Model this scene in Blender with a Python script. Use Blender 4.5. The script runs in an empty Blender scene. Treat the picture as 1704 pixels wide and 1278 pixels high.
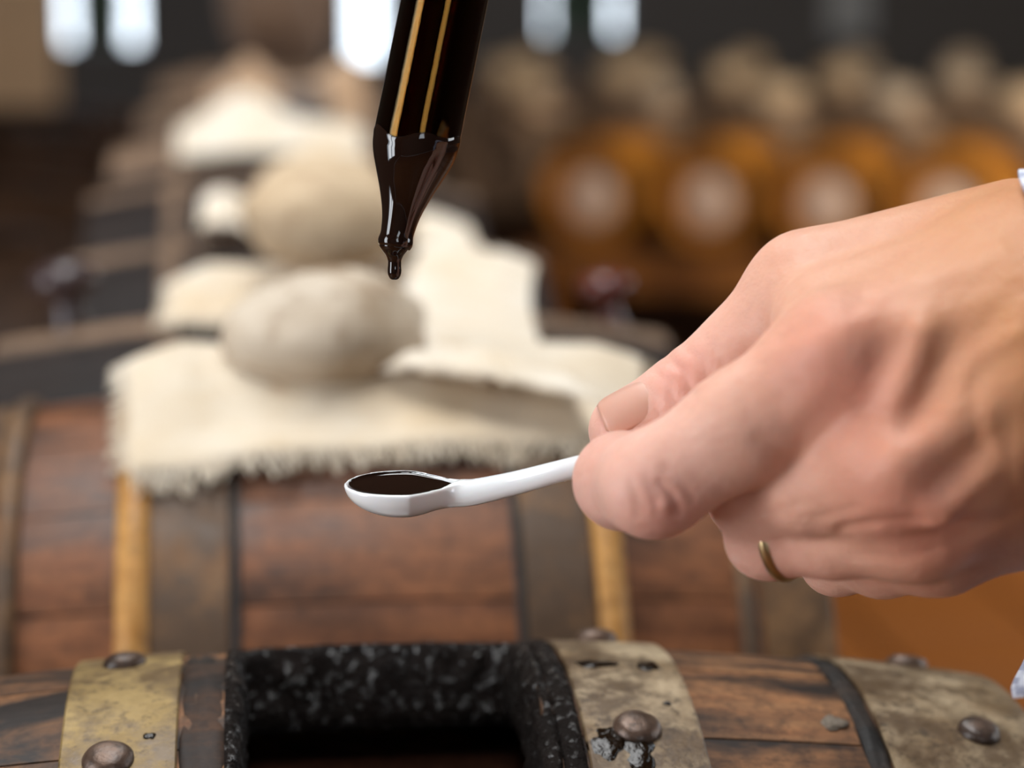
import bpy, bmesh, math, random
import numpy as np
from mathutils import Vector, Matrix, noise as mnoise

random.seed(7)
scene = bpy.context.scene
COL = scene.collection
R_ = math.radians

# ------------------------------------------------------------------ camera
FPX = 4023.0                       # 85 mm lens on a 36 mm sensor, frame 1704 x 1278
CAM = Vector((0.0, 0.0, 1.05))
YAW, PITCH = math.atan(432 / FPX), math.atan(659 / FPX)
FWD = Vector((math.sin(YAW) * math.cos(PITCH), math.cos(YAW) * math.cos(PITCH), -math.sin(PITCH)))
RGT = FWD.cross(Vector((0, 0, 1))).normalized()
UPV = RGT.cross(FWD).normalized()
cam_d = bpy.data.cameras.new('camera')
cam = bpy.data.objects.new('camera', cam_d)
COL.objects.link(cam)
cam.matrix_world = Matrix(((RGT.x, UPV.x, -FWD.x, CAM.x), (RGT.y, UPV.y, -FWD.y, CAM.y),
                           (RGT.z, UPV.z, -FWD.z, CAM.z), (0, 0, 0, 1)))
cam_d.sensor_width = 36.0
cam_d.lens = 85.0
cam_d.clip_start = 0.02
cam_d.dof.use_dof = True
cam_d.dof.focus_distance = 0.502
cam_d.dof.aperture_fstop = 8.0
scene.camera = cam

# ------------------------------------------------------------------ world, lights, exposure
world = bpy.data.worlds.new('overcast_sky')
scene.world = world
world.use_nodes = True
bg = world.node_tree.nodes['Background']
bg.inputs['Color'].default_value = (0.80, 0.90, 1.0, 1)
bg.inputs['Strength'].default_value = 4.5

def area(name, loc, target, sx, sy, power, color):
    l = bpy.data.lights.new(name, 'AREA')
    l.shape = 'RECTANGLE'; l.size = sx; l.size_y = sy
    l.energy = power; l.color = color
    o = bpy.data.objects.new(name, l); COL.objects.link(o)
    o.location = loc
    o.rotation_euler = (Vector(target) - Vector(loc)).to_track_quat('-Z', 'Y').to_euler()
    return o
area('daylight_left_window', (-2.40, -0.60, 1.40), (0.1, 0.5, 1.0), 0.36, 2.1, 22, (0.97, 0.98, 1.0))
area('daylight_left_window_second_pane', (-2.40, -0.10, 1.40), (0.1, 0.5, 1.0), 0.36, 2.1, 22, (0.97, 0.98, 1.0))
area('daylight_right_window', (2.95, 0.9, 1.65), (0.1, 0.6, 0.95), 1.0, 1.2, 12, (1.0, 0.95, 0.88))
area('added_roof_light', (-0.15, 1.10, 2.75), (-0.15, 1.10, 0.9), 0.8, 1.9, 34, (1.0, 0.96, 0.90))  # unseen roof source, lengthened to brighten the barrel tops and cloths
area('daylight_rear_window', (0.5, -1.9, 1.75), (0.2, 0.5, 1.0), 0.55, 1.3, 3.0, (1.0, 0.95, 0.9))
area('added_barrel_head_light', (2.95, 3.5, 1.75), (1.2, 5.6, 0.4), 1.2, 1.2, 95, (1.0, 0.86, 0.68))  # unseen source added to light the barrel heads at the right

scene.view_settings.view_transform = 'Standard'
scene.view_settings.look = 'None'
scene.view_settings.gamma = 1.0
scene.view_settings.use_curve_mapping = False
scene.view_settings.exposure = 0.0

# ------------------------------------------------------------------ helpers
def P(px, py, d):
    """Point of the place at distance d along the view, seen at pixel px, py."""
    return CAM + d * (FWD + RGT * ((px - 852) / FPX) + UPV * ((639 - py) / FPX))

def ray(px, py):
    return (FWD + RGT * ((px - 852) / FPX) + UPV * ((639 - py) / FPX)).normalized()

def on_Y(px, py, Y):
    d = ray(px, py)
    return CAM + d * ((Y - CAM.y) / d.y)

def link(name, me, m=None, parent=None, smooth=True):
    o = bpy.data.objects.new(name, me)
    COL.objects.link(o)
    if m is not None and not me.materials:
        me.materials.append(m)
    if smooth and len(me.polygons):
        me.polygons.foreach_set('use_smooth', [True] * len(me.polygons))
    if smooth and name in SHARP:
        me.set_sharp_from_angle(angle=R_(38))
    if parent is not None:
        o.parent = parent
    return o
SHARP = {'stave', 'hoop', 'rail', 'body', 'head', 'round_plate', 'wedding_ring'}

def mesh(name, verts, faces):
    me = bpy.data.meshes.new(name)
    me.from_pydata([tuple(v) for v in verts], [], [tuple(f) for f in faces])
    me.update()
    return me

def empty(name, loc=(0, 0, 0), rz=0.0):
    o = bpy.data.objects.new(name, None)
    COL.objects.link(o)
    o.location = loc; o.rotation_euler = (0, 0, rz)
    o.empty_display_size = 0.05
    return o

def tag(o, label, cat, group=None, kind=None):
    o['label'] = label; o['category'] = cat
    if group: o['group'] = group
    if kind: o['kind'] = kind
    return o

def struct(o):
    o['kind'] = 'structure'
    return o

def box_mesh(name, x0, x1, y0, y1, z0, z1, bev=0.0):
    bm = bmesh.new()
    vs = [bm.verts.new(c) for c in ((x0, y0, z0), (x1, y0, z0), (x1, y1, z0), (x0, y1, z0),
                                    (x0, y0, z1), (x1, y0, z1), (x1, y1, z1), (x0, y1, z1))]
    for f in ((3, 2, 1, 0), (4, 5, 6, 7), (0, 1, 5, 4), (1, 2, 6, 5), (2, 3, 7, 6), (3, 0, 4, 7)):
        bm.faces.new([vs[i] for i in f])
    if bev:
        bmesh.ops.bevel(bm, geom=bm.edges[:], offset=bev, segments=2, affect='EDGES', profile=0.5)
    me = bpy.data.meshes.new(name)
    bm.to_mesh(me); bm.free()
    return me

def box(name, x0, x1, y0, y1, z0, z1, m, parent=None, bev=0.0):
    return link(name, box_mesh(name, x0, x1, y0, y1, z0, z1, bev), m, parent, smooth=False)

def lathe_mesh(name, prof, n=48, axis='z', closed_ends=True):
    """prof: list of (radius, height)."""
    vs, fs = [], []
    for (r, h) in prof:
        for k in range(n):
            a = 2 * math.pi * k / n
            c, s = r * math.cos(a), r * math.sin(a)
            vs.append((c, s, h) if axis == 'z' else (h, c, s))
    m = len(prof)
    for i in range(m - 1):
        for k in range(n):
            k2 = (k + 1) % n
            fs.append((i * n + k, i * n + k2, (i + 1) * n + k2, (i + 1) * n + k))
    if closed_ends:
        fs.append(tuple(reversed(range(n))))
        fs.append(tuple((m - 1) * n + k for k in range(n)))
    return mesh(name, vs, fs)

def smoothed(pts, per=6):
    """Catmull-Rom through pts."""
    out = []
    for i in range(len(pts) - 1):
        p0, p1, p2, p3 = pts[max(i - 1, 0)], pts[i], pts[i + 1], pts[min(i + 2, len(pts) - 1)]
        for k in range(per):
            t = k / per
            out.append(tuple(0.5 * (2 * b + (c - a) * t + (2 * a - 5 * b + 4 * c - d) * t * t + (3 * b - a - 3 * c + d) * t ** 3)
                             for a, b, c, d in zip(p0, p1, p2, p3)))
    out.append(tuple(pts[-1]))
    return out

# ------------------------------------------------------------------ materials
class N:
    def __init__(s, name):
        s.m = bpy.data.materials.new(name); s.m.use_nodes = True
        s.t = s.m.node_tree; s.b = s.t.nodes['Principled BSDF']
        s.out = s.t.nodes['Material Output']
    def n(s, kind, **kw):
        nd = s.t.nodes.new(kind)
        for k, v in kw.items():
            if k in nd.inputs: nd.inputs[k].default_value = v
            else: setattr(nd, k, v)
        return nd
    def l(s, a, b): s.t.links.new(a, b)
    def coords(s, scale=(1, 1, 1), rnd=True, kind='Object'):
        tc = s.n('ShaderNodeTexCoord')
        mp = s.n('ShaderNodeMapping'); mp.inputs['Scale'].default_value = scale
        s.l(tc.outputs[kind], mp.inputs['Vector'])
        if rnd:
            oi = s.n('ShaderNodeObjectInfo')
            mul = s.n('ShaderNodeMath', operation='MULTIPLY'); mul.inputs[1].default_value = 37.0
            s.l(oi.outputs['Random'], mul.inputs[0])
            cx = s.n('ShaderNodeCombineXYZ')
            s.l(mul.outputs[0], cx.inputs[0]); s.l(mul.outputs[0], cx.inputs[1]); s.l(mul.outputs[0], cx.inputs[2])
            s.l(cx.outputs[0], mp.inputs['Location'])
        return mp.outputs[0]
    def noise(s, vec, scale, detail=4, rough=0.55, dist=0.0):
        nz = s.n('ShaderNodeTexNoise')
        nz.inputs['Scale'].default_value = scale; nz.inputs['Detail'].default_value = detail
        nz.inputs['Roughness'].default_value = rough; nz.inputs['Distortion'].default_value = dist
        s.l(vec, nz.inputs['Vector'])
        return nz.outputs['Fac']
    def ramp(s, fac, stops):
        r = s.n('ShaderNodeValToRGB')
        e = r.color_ramp.elements
        while len(e) < len(stops): e.new(0.5)
        for el, (p, c) in zip(e, stops):
            el.position = p
            el.color = (c, c, c, 1) if isinstance(c, (int, float)) else (*c, 1)
        s.l(fac, r.inputs['Fac'])
        return r.outputs['Color']
    def mix(s, fac, a, b, mode='MIX'):
        mx = s.n('ShaderNodeMix', data_type='RGBA', blend_type=mode)
        for sock, v in ((mx.inputs[0], fac), (mx.inputs[6], a), (mx.inputs[7], b)):
            if hasattr(v, 'is_linked') or isinstance(v, bpy.types.NodeSocket): s.l(v, sock)
            elif isinstance(v, (int, float)): sock.default_value = v
            else: sock.default_value = (*v, 1)
        return mx.outputs[2]
    def bump(s, h, strength=0.3, dist=0.001, prev=None):
        b = s.n('ShaderNodeBump'); b.inputs['Strength'].default_value = strength
        b.inputs['Distance'].default_value = dist
        s.l(h, b.inputs['Height'])
        if prev is not None: s.l(prev, b.inputs['Normal'])
        s.l(b.outputs[0], s.b.inputs['Normal'])
        return b.outputs[0]
    def color(s, c):
        if isinstance(c, bpy.types.NodeSocket): s.l(c, s.b.inputs['Base Color'])
        else: s.b.inputs['Base Color'].default_value = (*c, 1)
    def rough(s, c):
        if isinstance(c, bpy.types.NodeSocket): s.l(c, s.b.inputs['Roughness'])
        else: s.b.inputs['Roughness'].default_value = c
    def set(s, **kw):
        for k, v in kw.items():
            s.b.inputs[k.replace('_', ' ')].default_value = v

def plain(name, col, rough=0.6, **kw):
    n = N(name)
    v = n.coords((1, 1, 1))
    f = n.noise(v, 30)
    n.color(n.mix(f, tuple(c * 0.8 for c in col), tuple(min(1, c * 1.2) for c in col)))
    n.rough(rough); n.set(**kw)
    return n.m

def wood(name, dark, mid, light, scale=1.0, rough=0.55, stain=(0.42, 0.62), spec=0.25, worn=0.5):
    """Old wood, grain running along local X, with blackened patches."""
    n = N(name)
    v = n.coords((1, 1, 1))
    vg = n.coords((6 * scale, 90 * scale, 90 * scale))
    grain = n.noise(vg, 3.0, 6, 0.65, 0.3)
    patch = n.noise(n.coords((14 * scale, 34 * scale, 34 * scale)), 1.4, 5, 0.6, 0.4)
    col = n.mix(n.ramp(grain, [(0.3, 0), (0.72, 1)]), mid, light)
    col = n.mix(n.ramp(patch, [(stain[0], 0), (stain[1], 1)]), col, dark)
    fine = n.noise(v, 260 * scale, 4, 0.7)
    col = n.mix(n.ramp(fine, [(0.35, 0.5), (0.55, 0)]), col, tuple(c * 0.45 for c in dark))
    n.color(col)
    n.rough(n.ramp(patch, [(0.3, rough + 0.18), (0.7, rough - 0.08)]))
    n.set(Specular_IOR_Level=spec)
    b1 = n.bump(grain, 0.35 * worn, 0.0012)
    n.bump(fine, 0.35 * worn, 0.0006, b1)
    return n.m

def metal(name, c1, c2, stain, rough=0.42, metallic=0.75, spots=True):
    n = N(name)
    v = n.coords((1, 1, 1))
    a = n.noise(v, 38, 6, 0.62, 0.5)
    col = n.mix(n.ramp(a, [(0.36, 0), (0.64, 1)]), c1, c2)
    s2 = n.noise(v, 95, 5, 0.7)
    big = n.noise(v, 22, 3, 0.5, 0.8)
    m1 = n.mix(0.5, s2, big)
    mk = n.ramp(m1, [(0.43, 0), (0.54, 0.9)])
    col = n.mix(mk, col, stain)
    if spots:
        vo = n.n('ShaderNodeTexVoronoi'); vo.inputs['Scale'].default_value = 75
        n.l(v, vo.inputs['Vector'])
        dots = n.ramp(vo.outputs['Distance'], [(0.06, 1), (0.16, 0)])
        dots = n.mix(1.0, dots, n.ramp(big, [(0.50, 0), (0.56, 1)]), 'MULTIPLY')
        col = n.mix(dots, col, (0.012, 0.008, 0.005))
    pits = n.noise(v, 330, 5, 0.75)
    col = n.mix(n.ramp(pits, [(0.36, 0.75), (0.47, 0)]), col, tuple(c * 0.6 for c in stain))
    n.color(col)
    inv = n.ramp(mk, [(0, metallic), (1, 0.1)])
    n.l(inv, n.b.inputs['Metallic'])
    n.rough(n.ramp(s2, [(0.3, rough + 0.14), (0.7, rough - 0.1)]))
    b1 = n.bump(s2, 0.35, 0.0008)
    n.bump(pits, 0.35, 0.0005, b1)
    return n.m

M = {}
M['wood_front'] = wood('weathered_front_wood', (0.018, 0.011, 0.008), (0.19, 0.075, 0.028), (0.36, 0.17, 0.07), stain=(0.38, 0.60))
M['wood_red'] = wood('reddish_brown_wood', (0.040, 0.020, 0.013), (0.150, 0.052, 0.022), (0.27, 0.105, 0.042), rough=0.42, stain=(0.44, 0.68))
M['wood_brown'] = wood('mid_brown_wood', (0.10, 0.065, 0.042), (0.22, 0.135, 0.085), (0.31, 0.20, 0.13), rough=0.6)
M['wood_shade'] = wood('shade_painted_wood', (0.012, 0.008, 0.007), (0.022, 0.015, 0.013), (0.034, 0.024, 0.020), rough=0.6, spec=0.15)  # near-black wood: shade of the barrel fronts put into the colour
M['wood_orange'] = wood('orange_varnished_wood', (0.22, 0.075, 0.008), (0.42, 0.160, 0.016), (0.52, 0.22, 0.03), scale=0.4, rough=0.5)
M['wood_beam'] = wood('oiled_beam_wood', (0.10, 0.032, 0.006), (0.28, 0.10, 0.016), (0.36, 0.14, 0.03), scale=0.4, rough=0.5)
M['wood_dark'] = wood('dark_brown_wood', (0.010, 0.005, 0.003), (0.040, 0.018, 0.009), (0.07, 0.032, 0.014), scale=0.4, rough=0.5)
M['rod'] = wood('chestnut_rod', (0.22, 0.09, 0.022), (0.40, 0.18, 0.045), (0.54, 0.29, 0.09), rough=0.4, stain=(0.6, 0.85))
M['brass'] = metal('stained_yellow_hoop_metal', (0.155, 0.092, 0.020), (0.33, 0.225, 0.085), (0.10, 0.055, 0.016), metallic=0.35, rough=0.5)
M['steel'] = metal('stained_grey_hoop_metal', (0.175, 0.110, 0.052), (0.43, 0.33, 0.21), (0.075, 0.04, 0.015), metallic=0.35, rough=0.5)
M['hoop_dull'] = metal('dull_brown_hoop_metal', (0.135, 0.062, 0.022), (0.20, 0.104, 0.042), (0.06, 0.030, 0.012), spots=False, rough=0.6, metallic=0.2)
M['iron'] = metal('black_iron_ring', (0.018, 0.013, 0.010), (0.035, 0.024, 0.017), (0.008, 0.006, 0.005), rough=0.66, metallic=0.0, spots=False)
M['ironwood'] = wood('blackened_ring_wood', (0.010, 0.007, 0.006), (0.05, 0.022, 0.010), (0.11, 0.05, 0.024), rough=0.6, stain=(0.3, 0.62))
M['rivet'] = metal('brown_rivet_metal', (0.085, 0.05, 0.034), (0.15, 0.09, 0.06), (0.03, 0.016, 0.010), rough=0.40, metallic=0.5, spots=False)

def tar():
    n = N('dried_black_vinegar_crust')
    v = n.coords((1, 1, 1), rnd=False)
    a = n.noise(v, 430, 4, 0.6)
    b = n.noise(v, 110, 4, 0.6)
    n.color(n.mix(b, (0.003, 0.002, 0.0015), (0.012, 0.007, 0.005)))
    n.rough(n.ramp(a, [(0.55, 0.75), (0.63, 0.06)]))
    n.l(n.ramp(a, [(0.56, 0.10), (0.63, 1.0)]), n.b.inputs['Specular IOR Level'])
    p = n.bump(b, 0.8, 0.004)
    n.bump(a, 1.0, 0.0020, p)
    return n.m
M['tar'] = tar()
n = N('thick_spilled_vinegar'); n.color((0.010, 0.005, 0.002)); n.rough(0.16); n.set(Specular_IOR_Level=0.22)
n.bump(n.noise(n.coords(), 420, 3), 0.5, 0.0010)
M['spill'] = n.m
M['crust_pale'] = wood('pale_scuffed_crust', (0.02, 0.014, 0.010), (0.12, 0.09, 0.065), (0.22, 0.18, 0.14), scale=3.0, rough=0.6, worn=1.5)
M['crust_brown'] = wood('crusted_brown_ring', (0.008, 0.006, 0.005), (0.030, 0.018, 0.012), (0.06, 0.04, 0.028), rough=0.65, worn=1.5)

def liquid(name, col=(0.012, 0.005, 0.003), rough=0.03):
    n = N(name); n.color(col); n.rough(rough); n.set(Specular_IOR_Level=0.5)
    return n.m
M['vinegar'] = liquid('black_brown_vinegar')

def linen(name, col):
    n = N(name)
    tc = n.n('ShaderNodeTexCoord')
    mp = n.n('ShaderNodeMapping'); n.l(tc.outputs['UV'], mp.inputs['Vector'])
    w1 = n.n('ShaderNodeTexWave', bands_direction='X'); w1.inputs['Scale'].default_value = 60; w1.inputs['Distortion'].default_value = 0.6
    w2 = n.n('ShaderNodeTexWave', bands_direction='Y'); w2.inputs['Scale'].default_value = 60; w2.inputs['Distortion'].default_value = 0.6
    n.l(mp.outputs[0], w1.inputs['Vector']); n.l(mp.outputs[0], w2.inputs['Vector'])
    wv = n.mix(0.5, w1.outputs['Color'], w2.outputs['Color'])
    v = n.coords((1, 1, 1))
    blot = n.noise(v, 26, 4, 0.55)
    c = n.mix(n.ramp(blot, [(0.35, 0), (0.7, 1)]), col, tuple(a * b for a, b in zip(col, (0.90, 0.80, 0.66))))
    c = n.mix(n.ramp(wv, [(0.2, 0.16), (0.5, 0)]), c, tuple(x * 0.6 for x in col))
    stn = n.noise(v, 42, 3, 0.5)
    c = n.mix(n.ramp(stn, [(0.68, 0), (0.80, 0.55)]), c, (0.42, 0.22, 0.08))
    n.color(c); n.rough(0.9); n.set(Specular_IOR_Level=0.15, Sheen_Weight=0.2)
    n.bump(wv, 0.25, 0.0006)
    return n.m
M['linen'] = linen('unbleached_linen', (0.70, 0.61, 0.49))
M['linen_white'] = linen('pale_linen', (0.79, 0.71, 0.60))
M['linen_tan'] = linen('tan_linen', (0.46, 0.31, 0.20))
M['sack'] = linen('brown_sackcloth', (0.15, 0.092, 0.06))

def stone(name, a, b, c):
    n = N(name)
    v = n.coords((1, 1, 1))
    f = n.noise(v, 24, 6, 0.6, 0.3)
    col = n.mix(n.ramp(f, [(0.3, 0), (0.6, 1)]), a, b)
    g = n.noise(v, 60, 4, 0.6)
    col = n.mix(n.ramp(g, [(0.5, 0), (0.66, 0.8)]), col, c)
    n.color(col); n.rough(0.75); n.bump(g, 0.3, 0.001)
    return n.m
M['stone'] = stone('river_stone', (0.36, 0.26, 0.165), (0.54, 0.45, 0.35), (0.24, 0.15, 0.08))
M['stone_tan'] = stone('tan_river_stone', (0.46, 0.33, 0.20), (0.58, 0.44, 0.29), (0.38, 0.26, 0.15))
M['stone_dark'] = stone('dark_river_stone', (0.07, 0.055, 0.05), (0.12, 0.09, 0.075), (0.05, 0.04, 0.035))

n = N('white_porcelain'); n.color((0.86, 0.86, 0.86)); n.rough(0.12); n.set(Coat_Weight=0.6, Coat_Roughness=0.05, Subsurface_Weight=0.06, Subsurface_Scale=0.002)
M['porcelain'] = n.m

n = N('clear_glass'); n.color((0.93, 0.97, 0.95)); n.rough(0.0); n.set(Transmission_Weight=1.0, IOR=1.52); n.b.inputs['Specular Tint'].default_value = (0.42, 0.23, 0.05, 1)
M['glass'] = n.m
n = N('vinegar_in_glass'); n.color((0.55, 0.20, 0.03)); n.rough(0.0); n.set(Transmission_Weight=1.0, IOR=1.50); n.b.inputs['Specular Tint'].default_value = (0.42, 0.23, 0.05, 1)
ab = n.n('ShaderNodeVolumeAbsorption'); ab.inputs['Color'].default_value = (0.60, 0.28, 0.05, 1); ab.inputs['Density'].default_value = 600.0
n.l(ab.outputs[0], n.out.inputs['Volume'])
M['vinegar_glass'] = n.m

def skin():
    n = N('skin')
    at = n.n('ShaderNodeAttribute', attribute_name='tone')
    v = n.coords((1, 1, 1), rnd=False)
    f = n.noise(v, 130, 5, 0.6)
    f2 = n.noise(v, 420, 3, 0.6)
    c = n.mix(n.ramp(f, [(0.3, 0.28), (0.7, 0.0)]), at.outputs['Color'], (0.45, 0.17, 0.10))
    n.color(c)
    n.rough(n.ramp(f, [(0.3, 0.62), (0.7, 0.50)]))
    n.set(Subsurface_Weight=0.35, Subsurface_Scale=0.0025, Specular_IOR_Level=0.36)
    n.b.inputs['Subsurface Radius'].default_value = (1.0, 0.35, 0.2)
    p = n.bump(f, 0.35, 0.0016)
    n.bump(f2, 0.35, 0.0007, p)
    return n.m
M['skin'] = skin()
n = N('nail'); n.color((0.60, 0.32, 0.235)); n.rough(0.42); n.set(Subsurface_Weight=0.2, Subsurface_Scale=0.002)
M['nail'] = n.m
n = N('worn_gold'); n.color((0.52, 0.38, 0.20)); n.rough(0.34); n.set(Metallic=1.0)
M['gold'] = n.m

def gingham():
    n = N('blue_white_checked_cotton')
    tc = n.n('ShaderNodeTexCoord')
    mp = n.n('ShaderNodeMapping'); mp.inputs['Scale'].default_value = (26, 9, 1); n.l(tc.outputs['UV'], mp.inputs['Vector'])
    w1 = n.n('ShaderNodeTexWave', bands_direction='X'); w1.inputs['Scale'].default_value = 0.33
    w2 = n.n('ShaderNodeTexWave', bands_direction='Y'); w2.inputs['Scale'].default_value = 0.33
    n.l(mp.outputs[0], w1.inputs['Vector']); n.l(mp.outputs[0], w2.inputs['Vector'])
    a = n.ramp(w1.outputs['Fac'], [(0.45, 0), (0.55, 1)]); b = n.ramp(w2.outputs['Fac'], [(0.45, 0), (0.55, 1)])
    n.color(n.mix(n.mix(0.5, a, b), (0.70, 0.72, 0.80), (0.035, 0.06, 0.20)))
    n.rough(0.85)
    return n.m
M['cuff'] = gingham()

def floor_mat():
    n = N('terracotta_floor')
    v = n.coords((1, 1, 1), rnd=False)
    f = n.noise(v, 6, 5, 0.6)
    n.color(n.mix(f, (0.165, 0.052, 0.007), (0.21, 0.070, 0.010)))
    n.rough(0.5)
    n.bump(n.noise(v, 40, 4), 0.1, 0.004)
    return n.m
M['tile'] = floor_mat()
M['wall'] = plain('dark_plaster', (0.060, 0.058, 0.062), 0.9)
M['wall_side'] = plain('grey_plaster', (0.07, 0.058, 0.048), 0.9)
M['ceil'] = plain('dark_timber_ceiling', (0.05, 0.036, 0.026), 0.8)
M['frame'] = plain('grey_window_frame', (0.18, 0.17, 0.17), 0.6)
M['shutter_tan'] = plain('tan_shutter_wood', (0.55, 0.38, 0.24), 0.7)
M['shutter_grey'] = plain('grey_shutter_paint', (0.22, 0.24, 0.27), 0.6)
M['hedge'] = plain('hedge_leaf', (0.030, 0.050, 0.022), 0.7)
n = N('window_pane')
gl = n.n('ShaderNodeBsdfGlossy'); gl.inputs['Roughness'].default_value = 0.02
tr = n.n('ShaderNodeBsdfTransparent'); mx = n.n('ShaderNodeMixShader'); mx.inputs[0].default_value = 0.05
n.l(tr.outputs[0], mx.inputs[1]); n.l(gl.outputs[0], mx.inputs[2]); n.l(mx.outputs[0], n.out.inputs['Surface'])
M['pane'] = n.m

# ------------------------------------------------------------------ room shell
XL, XR, YF, YB, ZC = -2.6, 3.2, -2.2, 8.6, 2.85
FLOOR = struct(link('floor', mesh('floor', [(XL, YF, -0.06), (XR, YF, -0.06), (XR, YB, -0.06), (XL, YB, -0.06)], [(0, 1, 2, 3)]), plain('tile_grout', (0.10, 0.06, 0.035), 0.9), smooth=False))
ts, gap = 0.30, 0.006
tile_me = box_mesh('floor_tile', -ts / 2 + gap, ts / 2 - gap, -ts / 2 + gap, ts / 2 - gap, -0.06, 0.0, 0.004)
tile_me.materials.append(M['tile'])
for i in range(3, 11):                      # the tiles the photograph shows beside the barrels
    for j in range(10, 21):
        o = link('floor_tile', tile_me, None, FLOOR, smooth=False)
        o.location = (XL + 0.15 + (i + 5) * ts, YF + 0.15 + (j + 7) * ts, random.uniform(-0.001, 0.001))
# the rest of the tiled floor, too far or out of view to pick apart
def rest_of_floor():
    vs, fs = [], []
    for i in range(0, int((XR - XL) / ts) + 1):
        for j in range(0, int((YB - YF) / ts)):
            if 8 <= i < 16 and 17 <= j < 28: continue
            x0, x1 = XL + i * ts + gap, min(XL + (i + 1) * ts - gap, XR)
            y0, y1 = YF + j * ts + gap, YF + (j + 1) * ts - gap
            if x1 <= x0: continue
            b = len(vs)
            vs += [(x0, y0, 0), (x1, y0, 0), (x1, y1, 0), (x0, y1, 0), (x0, y0, -0.06), (x1, y0, -0.06), (x1, y1, -0.06), (x0, y1, -0.06)]
            fs += [(b, b + 1, b + 2, b + 3), (b, b + 4, b + 5, b + 1), (b + 1, b + 5, b + 6, b + 2), (b + 2, b + 6, b + 7, b + 3), (b + 3, b + 7, b + 4, b)]
    o = link('floor_tiles_beyond', mesh('floor_tiles_beyond', vs, fs), M['tile'], FLOOR, smooth=False)
    o['kind'] = 'stuff'
rest_of_floor()

def wall_with_holes(name, along, fixed0, fixed1, a0, a1, z0, z1, holes, m):
    """A wall running along 'x' or 'y' with rectangular openings (a, b, zlo, zhi), sorted by a."""
    vs, fs = [], []
    def add(p0, p1, q0, q1):
        if p1 - p0 < 1e-4 or q1 - q0 < 1e-4: return
        b = len(vs)
        for q in (q0, q1):
            for (p, f) in ((p0, fixed0), (p1, fixed0), (p1, fixed1), (p0, fixed1)):
                vs.append((p, f, q) if along == 'x' else (f, p, q))
        for f in ((3, 2, 1, 0), (4, 5, 6, 7), (0, 1, 5, 4), (1, 2, 6, 5), (2, 3, 7, 6), (3, 0, 4, 7)):
            fs.append(tuple(b + i for i in f))
    cur = a0
    for (h0, h1, zl, zh) in holes:
        add(cur, h0, z0, z1); add(h0, h1, z0, zl); add(h0, h1, zh, z1); cur = h1
    add(cur, a1, z0, z1)
    return struct(link(name, mesh(name, vs, fs), m, smooth=False))

def bx(px): return on_Y(px, 50, YB).x
def bz(py): return on_Y(600, py, YB).z
win = [(98, 236, 74), (580, 642, 100), (903, 1040, 58), (1375, 1455, 60)]
holes = [(bx(a), bx(b), bz(s), 2.3) for a, b, s in win]
wall_with_holes('wall_back', 'x', YB, YB + 0.15, XL, XR, 0, ZC, holes, M['wall'])
wall_with_holes('wall_left', 'y', XL - 0.15, XL, YF, YB, 0, ZC, [(-0.95, 0.25, 0.3, 2.5)], M['wall_side'])
wall_with_holes('wall_right', 'y', XR, XR + 0.15, YF, YB, 0, ZC, [(0.3, 1.5, 0.95, 2.35), (2.8, 4.2, 1.0, 2.5)], M['wall_side'])  # farther opening added for the barrel-head light
wall_with_holes('wall_front', 'x', YF - 0.15, YF, XL, XR, 0, ZC, [(0.15, 0.85, 1.05, 2.45)], M['wall_side'])
# ceiling with an opening added for the roof light over the first barrels
cv = [(XL, YF), (XR, YF), (XR, YB), (XL, YB), (-0.6, 0.1), (0.3, 0.1), (0.3, 2.1), (-0.6, 2.1)]
struct(link('ceiling', mesh('ceiling', [(x, y, ZC) for x, y in cv], [(0, 1, 5, 4), (1, 2, 6, 5), (2, 3, 7, 6), (3, 0, 4, 7)]), M['ceil'], smooth=False))
def window(name, x0, x1, z0, z1, y, bars=True):
    w = 0.012
    o = struct(box(name, x0, x1, y, y + 0.02, z0 - 0.03, z0, M['frame']))
    for (a, b, c, d) in ((x0 - 0.0, x0 + w, z0, z1), (x1 - w, x1, z0, z1), (x0, x1, z1 - w, z1), (x0, x1, (z0 + z1) / 2 - w / 2, (z0 + z1) / 2 + w / 2)):
        box('window_frame', a, b, y, y + 0.02, c, d, M['frame'], o)
    box('pane', x0, x1, y + 0.008, y + 0.011, z0, z1, M['pane'], o)
    return o
for k, (a, b, c, d) in enumerate(holes):
    o = window('window_%d' % (k + 1), a, b, c, d, YB + 0.06)
box('shutter', holes[3][0], holes[3][1], YB + 0.03, YB + 0.05, holes[3][2], holes[3][3], M['shutter_grey'], bpy.data.objects['window_4'])
# added, unseen roof window and side windows (frames)
o = struct(box('window_5', -0.62, 0.32, 0.08, 0.1, ZC - 0.03, ZC + 0.02, M['frame']))
for (a, b, c, d) in ((-0.62, 0.32, 2.1, 2.12), (-0.62, -0.6, 0.1, 2.1), (0.3, 0.32, 0.1, 2.1)):
    box('window_frame', a, b, c, d, ZC - 0.03, ZC + 0.02, M['frame'], o)
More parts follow.
